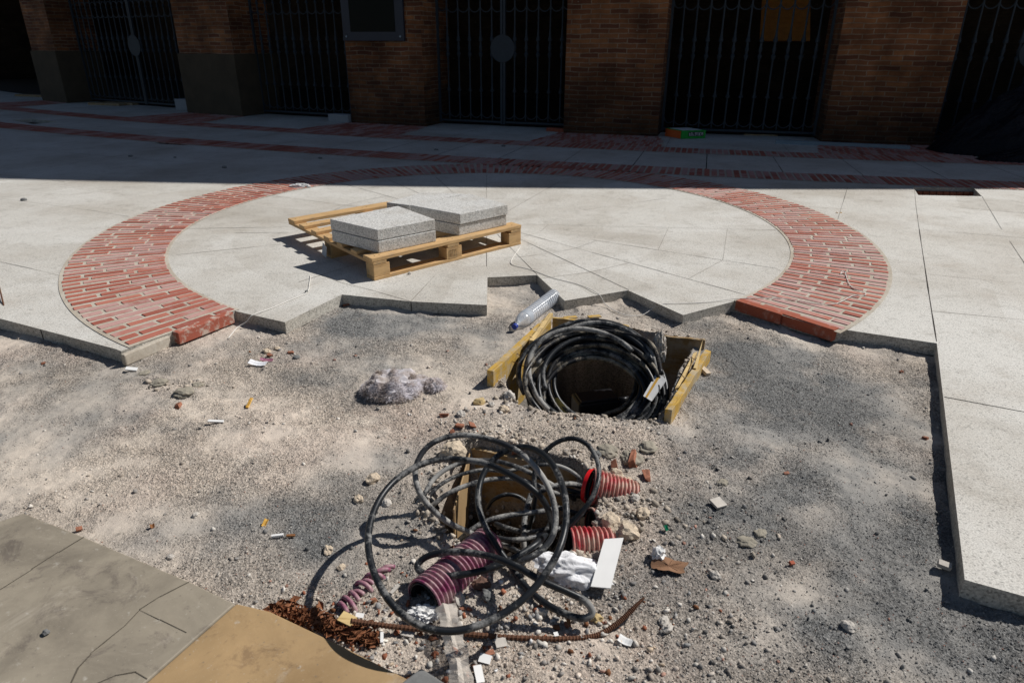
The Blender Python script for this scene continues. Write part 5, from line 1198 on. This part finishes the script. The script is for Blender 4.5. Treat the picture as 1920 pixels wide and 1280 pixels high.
# carton
cx0 = at(1254, 256.5); cr_ = at(1277, 261); ce = at(1318, 260); mbx = thing('carton', 'orange and green flat carton with a printed side by the gate', 'carton', tuple(cr_))
d1 = (cx0-cr_); d2 = (ce-cr_); d2 = d2.normalized()*.40; d1 = d1.normalized()*.42; hC = .12
mb = MB(); mb.box(cr_+Z*.002, d2, d1, (0, 0, hC)); part(mbx, mb, 'box_body', M['green'], bevel=.006)
o_ = -Vector((d1.y, -d1.x, 0)).normalized(); side = -d2.normalized()
mb = MB(); mb.box(cr_+Z*.004+side*.0035+d1*.03, side*.002, d1*.94, (0, 0, hC-.008)); part(mbx, mb, 'end_print', M['orange'])
mb = MB(); mb.box(cr_+d1*.10+d2*.10+Z*(hC+.003), d2*.8, d1*.8, (0, 0, .002)); part(mbx, mb, 'top_print', M['paper'])
fn_ = -d1.normalized(); mb = MB(); mb.box(cr_+d2*.28+Z*.038+fn_*.003, d2*.62, fn_*.002, (0, 0, .065)); part(mbx, mb, 'text_panel', M['black'])
mb = MB()
for k in range(8):
    q = cr_+d2*(.31+.072*k)+Z*.050+fn_*.0055; w_ = d2*.05
    segs = [[(0, 0), (0, 1)], [(0, 1), (1, 1)], [(1, 1), (1, 0)], [(0, .5), (1, .5)], [(0, 0), (1, 0)]]
    for s0, s1 in random.Random(k).sample(segs, 3+(k % 2)): mb.tube([q+w_*s0[0]+Z*.04*s0[1], q+w_*s1[0]+Z*.04*s1[1]], .0032, 4)
part(mbx, mb, 'lettering', M['paper'])
# steel channel
a = at(1454, 269.5); b = at(1706, 281); d = (b-a); n = Vector((-d.y, d.x, 0)).normalized(); mb = MB()
for o2, w_, z0, z1 in ((0, .006, 0, .05), (.006, .058, 0, .004), (.064, .006, 0, .05)): mb.box(a+n*o2+Z*z0, d, n*w_, Z*(z1-z0))
solo(mb, 'steel_channel', M['steel'], 'long grey steel channel lying along the foot of the pier', 'steel profile')
# bricks, block and planks by the gates
for i, (px, py) in enumerate(((1024, 246.5), (1041, 248))):
    a = at(px, py); mb = MB(); mb.box(a, (.24, -.06, 0), (.03, .11, 0), (0, 0, .055)); solo(mb, 'loose_brick', M['newbrick'], 'loose red brick in front of the middle gate, %s of two' % ('left', 'right')[i], 'brick', bevel=.004)
a = at(616, 229); mb = MB(); mb.box(a, (.40, -.17, 0), (.08, .18, 0), (0, 0, .14)); solo(mb, 'concrete_block', M['blocks'], 'pale concrete block at the foot of the gate beside the notice board pier', 'block', bevel=.008)
a = at(330, 206); mb = MB(); mb.box(a, (.5, -.25, 0), (.1, .2, 0), (0, 0, .22)); solo(mb, 'concrete_block', M['blocks'], 'grey block in the dark corner left of the second plinthed pier', 'block', bevel=.008)
for i, (px, py) in enumerate(((165, 197), (190, 196), (28, 181))):
    a = at(px, py); mb = MB(); mb.box(a, (.85, -.25, 0), (.06, .18, 0), (0, 0, .05)); solo(mb, 'old_plank', M['dark_wood'], ['old plank on the paving by the far left gate, nearer one', 'old plank on the paving by the far left gate, farther one', 'plank at the foot of the leftmost pier'][i], 'plank', bevel=.004)
mb = MB(); a = at(1395, 254); mb.box(a, (.5, -.1, 0), (.02, .05, 0), (0, 0, .02)); solo(mb, 'old_plank', M['dark_wood'], 'thin lath on the paving under the right-hand grille', 'plank')
# black tarpaulin heap
def heap(name, c, sx, sy, h, mat, label, cat, seed):
    n = 90; xs = np.linspace(-1, 1, n); X_, Y_ = np.meshgrid(xs, xs); r = np.sqrt(X_**2+Y_**2)
    base = np.clip(1-r**2.2, 0, 1)**.8
    rid = 1-np.abs(fbm(X_, Y_, .35, seed, 4))*5; rid2 = 1-np.abs(fbm(X_+2, Y_, .13, seed+9, 3))*5
    Zz = h*base*(.72+.22*rid+.10*rid2+.5*fbm(X_, Y_, .8, seed+3, 2)); Zz = np.maximum(Zz, 0)
    vs = [(c.x+X_[j, i]*sx, c.y+Y_[j, i]*sy, float(Zz[j, i])+.002) for j in range(n) for i in range(n)]
    fs = [(j*n+i, j*n+i+1, (j+1)*n+i+1, (j+1)*n+i) for j in range(n-1) for i in range(n-1) if max(r[j, i], r[j+1, i+1], r[j, i+1], r[j+1, i]) < 1.04]
    mb = MB(); mb.add(vs, fs); o = solo(mb, name, mat, label, cat); return o
heap('tarpaulin_heap', Vector((8.35, 9.65, 0)), 2.6, .95, 1.15, M['tarp'], 'tall heap of crumpled black plastic sheeting against the right pier', 'tarpaulin', 200)
heap('tarpaulin_fold', Vector((7.9, 8.9, 0)), 2.0, .45, .32, M['tarp'], 'low trailing fold of black sheeting in front of the heap', 'tarpaulin', 300)
# tiny litter on the far paving
for i, (px, py, s) in enumerate(((245, 294, .03), (328, 296, .02), (601, 298, .03), (421, 315, .03), (818, 282, .03), (944, 275, .03), (45, 376, .03))):
    mb = MB(); c = at(px, py, 0); o = crumple('pebble', M['rock_dark'], c+Z*s*.3, (s, s*.7, s*.5), .3, None, None, i+40, 2, 1.5, ridged=False); tag(o, 'small dark pebble lying on the shaded paving', 'stone', 'pebbles on the shaded paving')
D.objects.get('pebble.006') and tag(D.objects['pebble.006'], 'small dark pebble on the sunlit paving at the far left', 'stone')
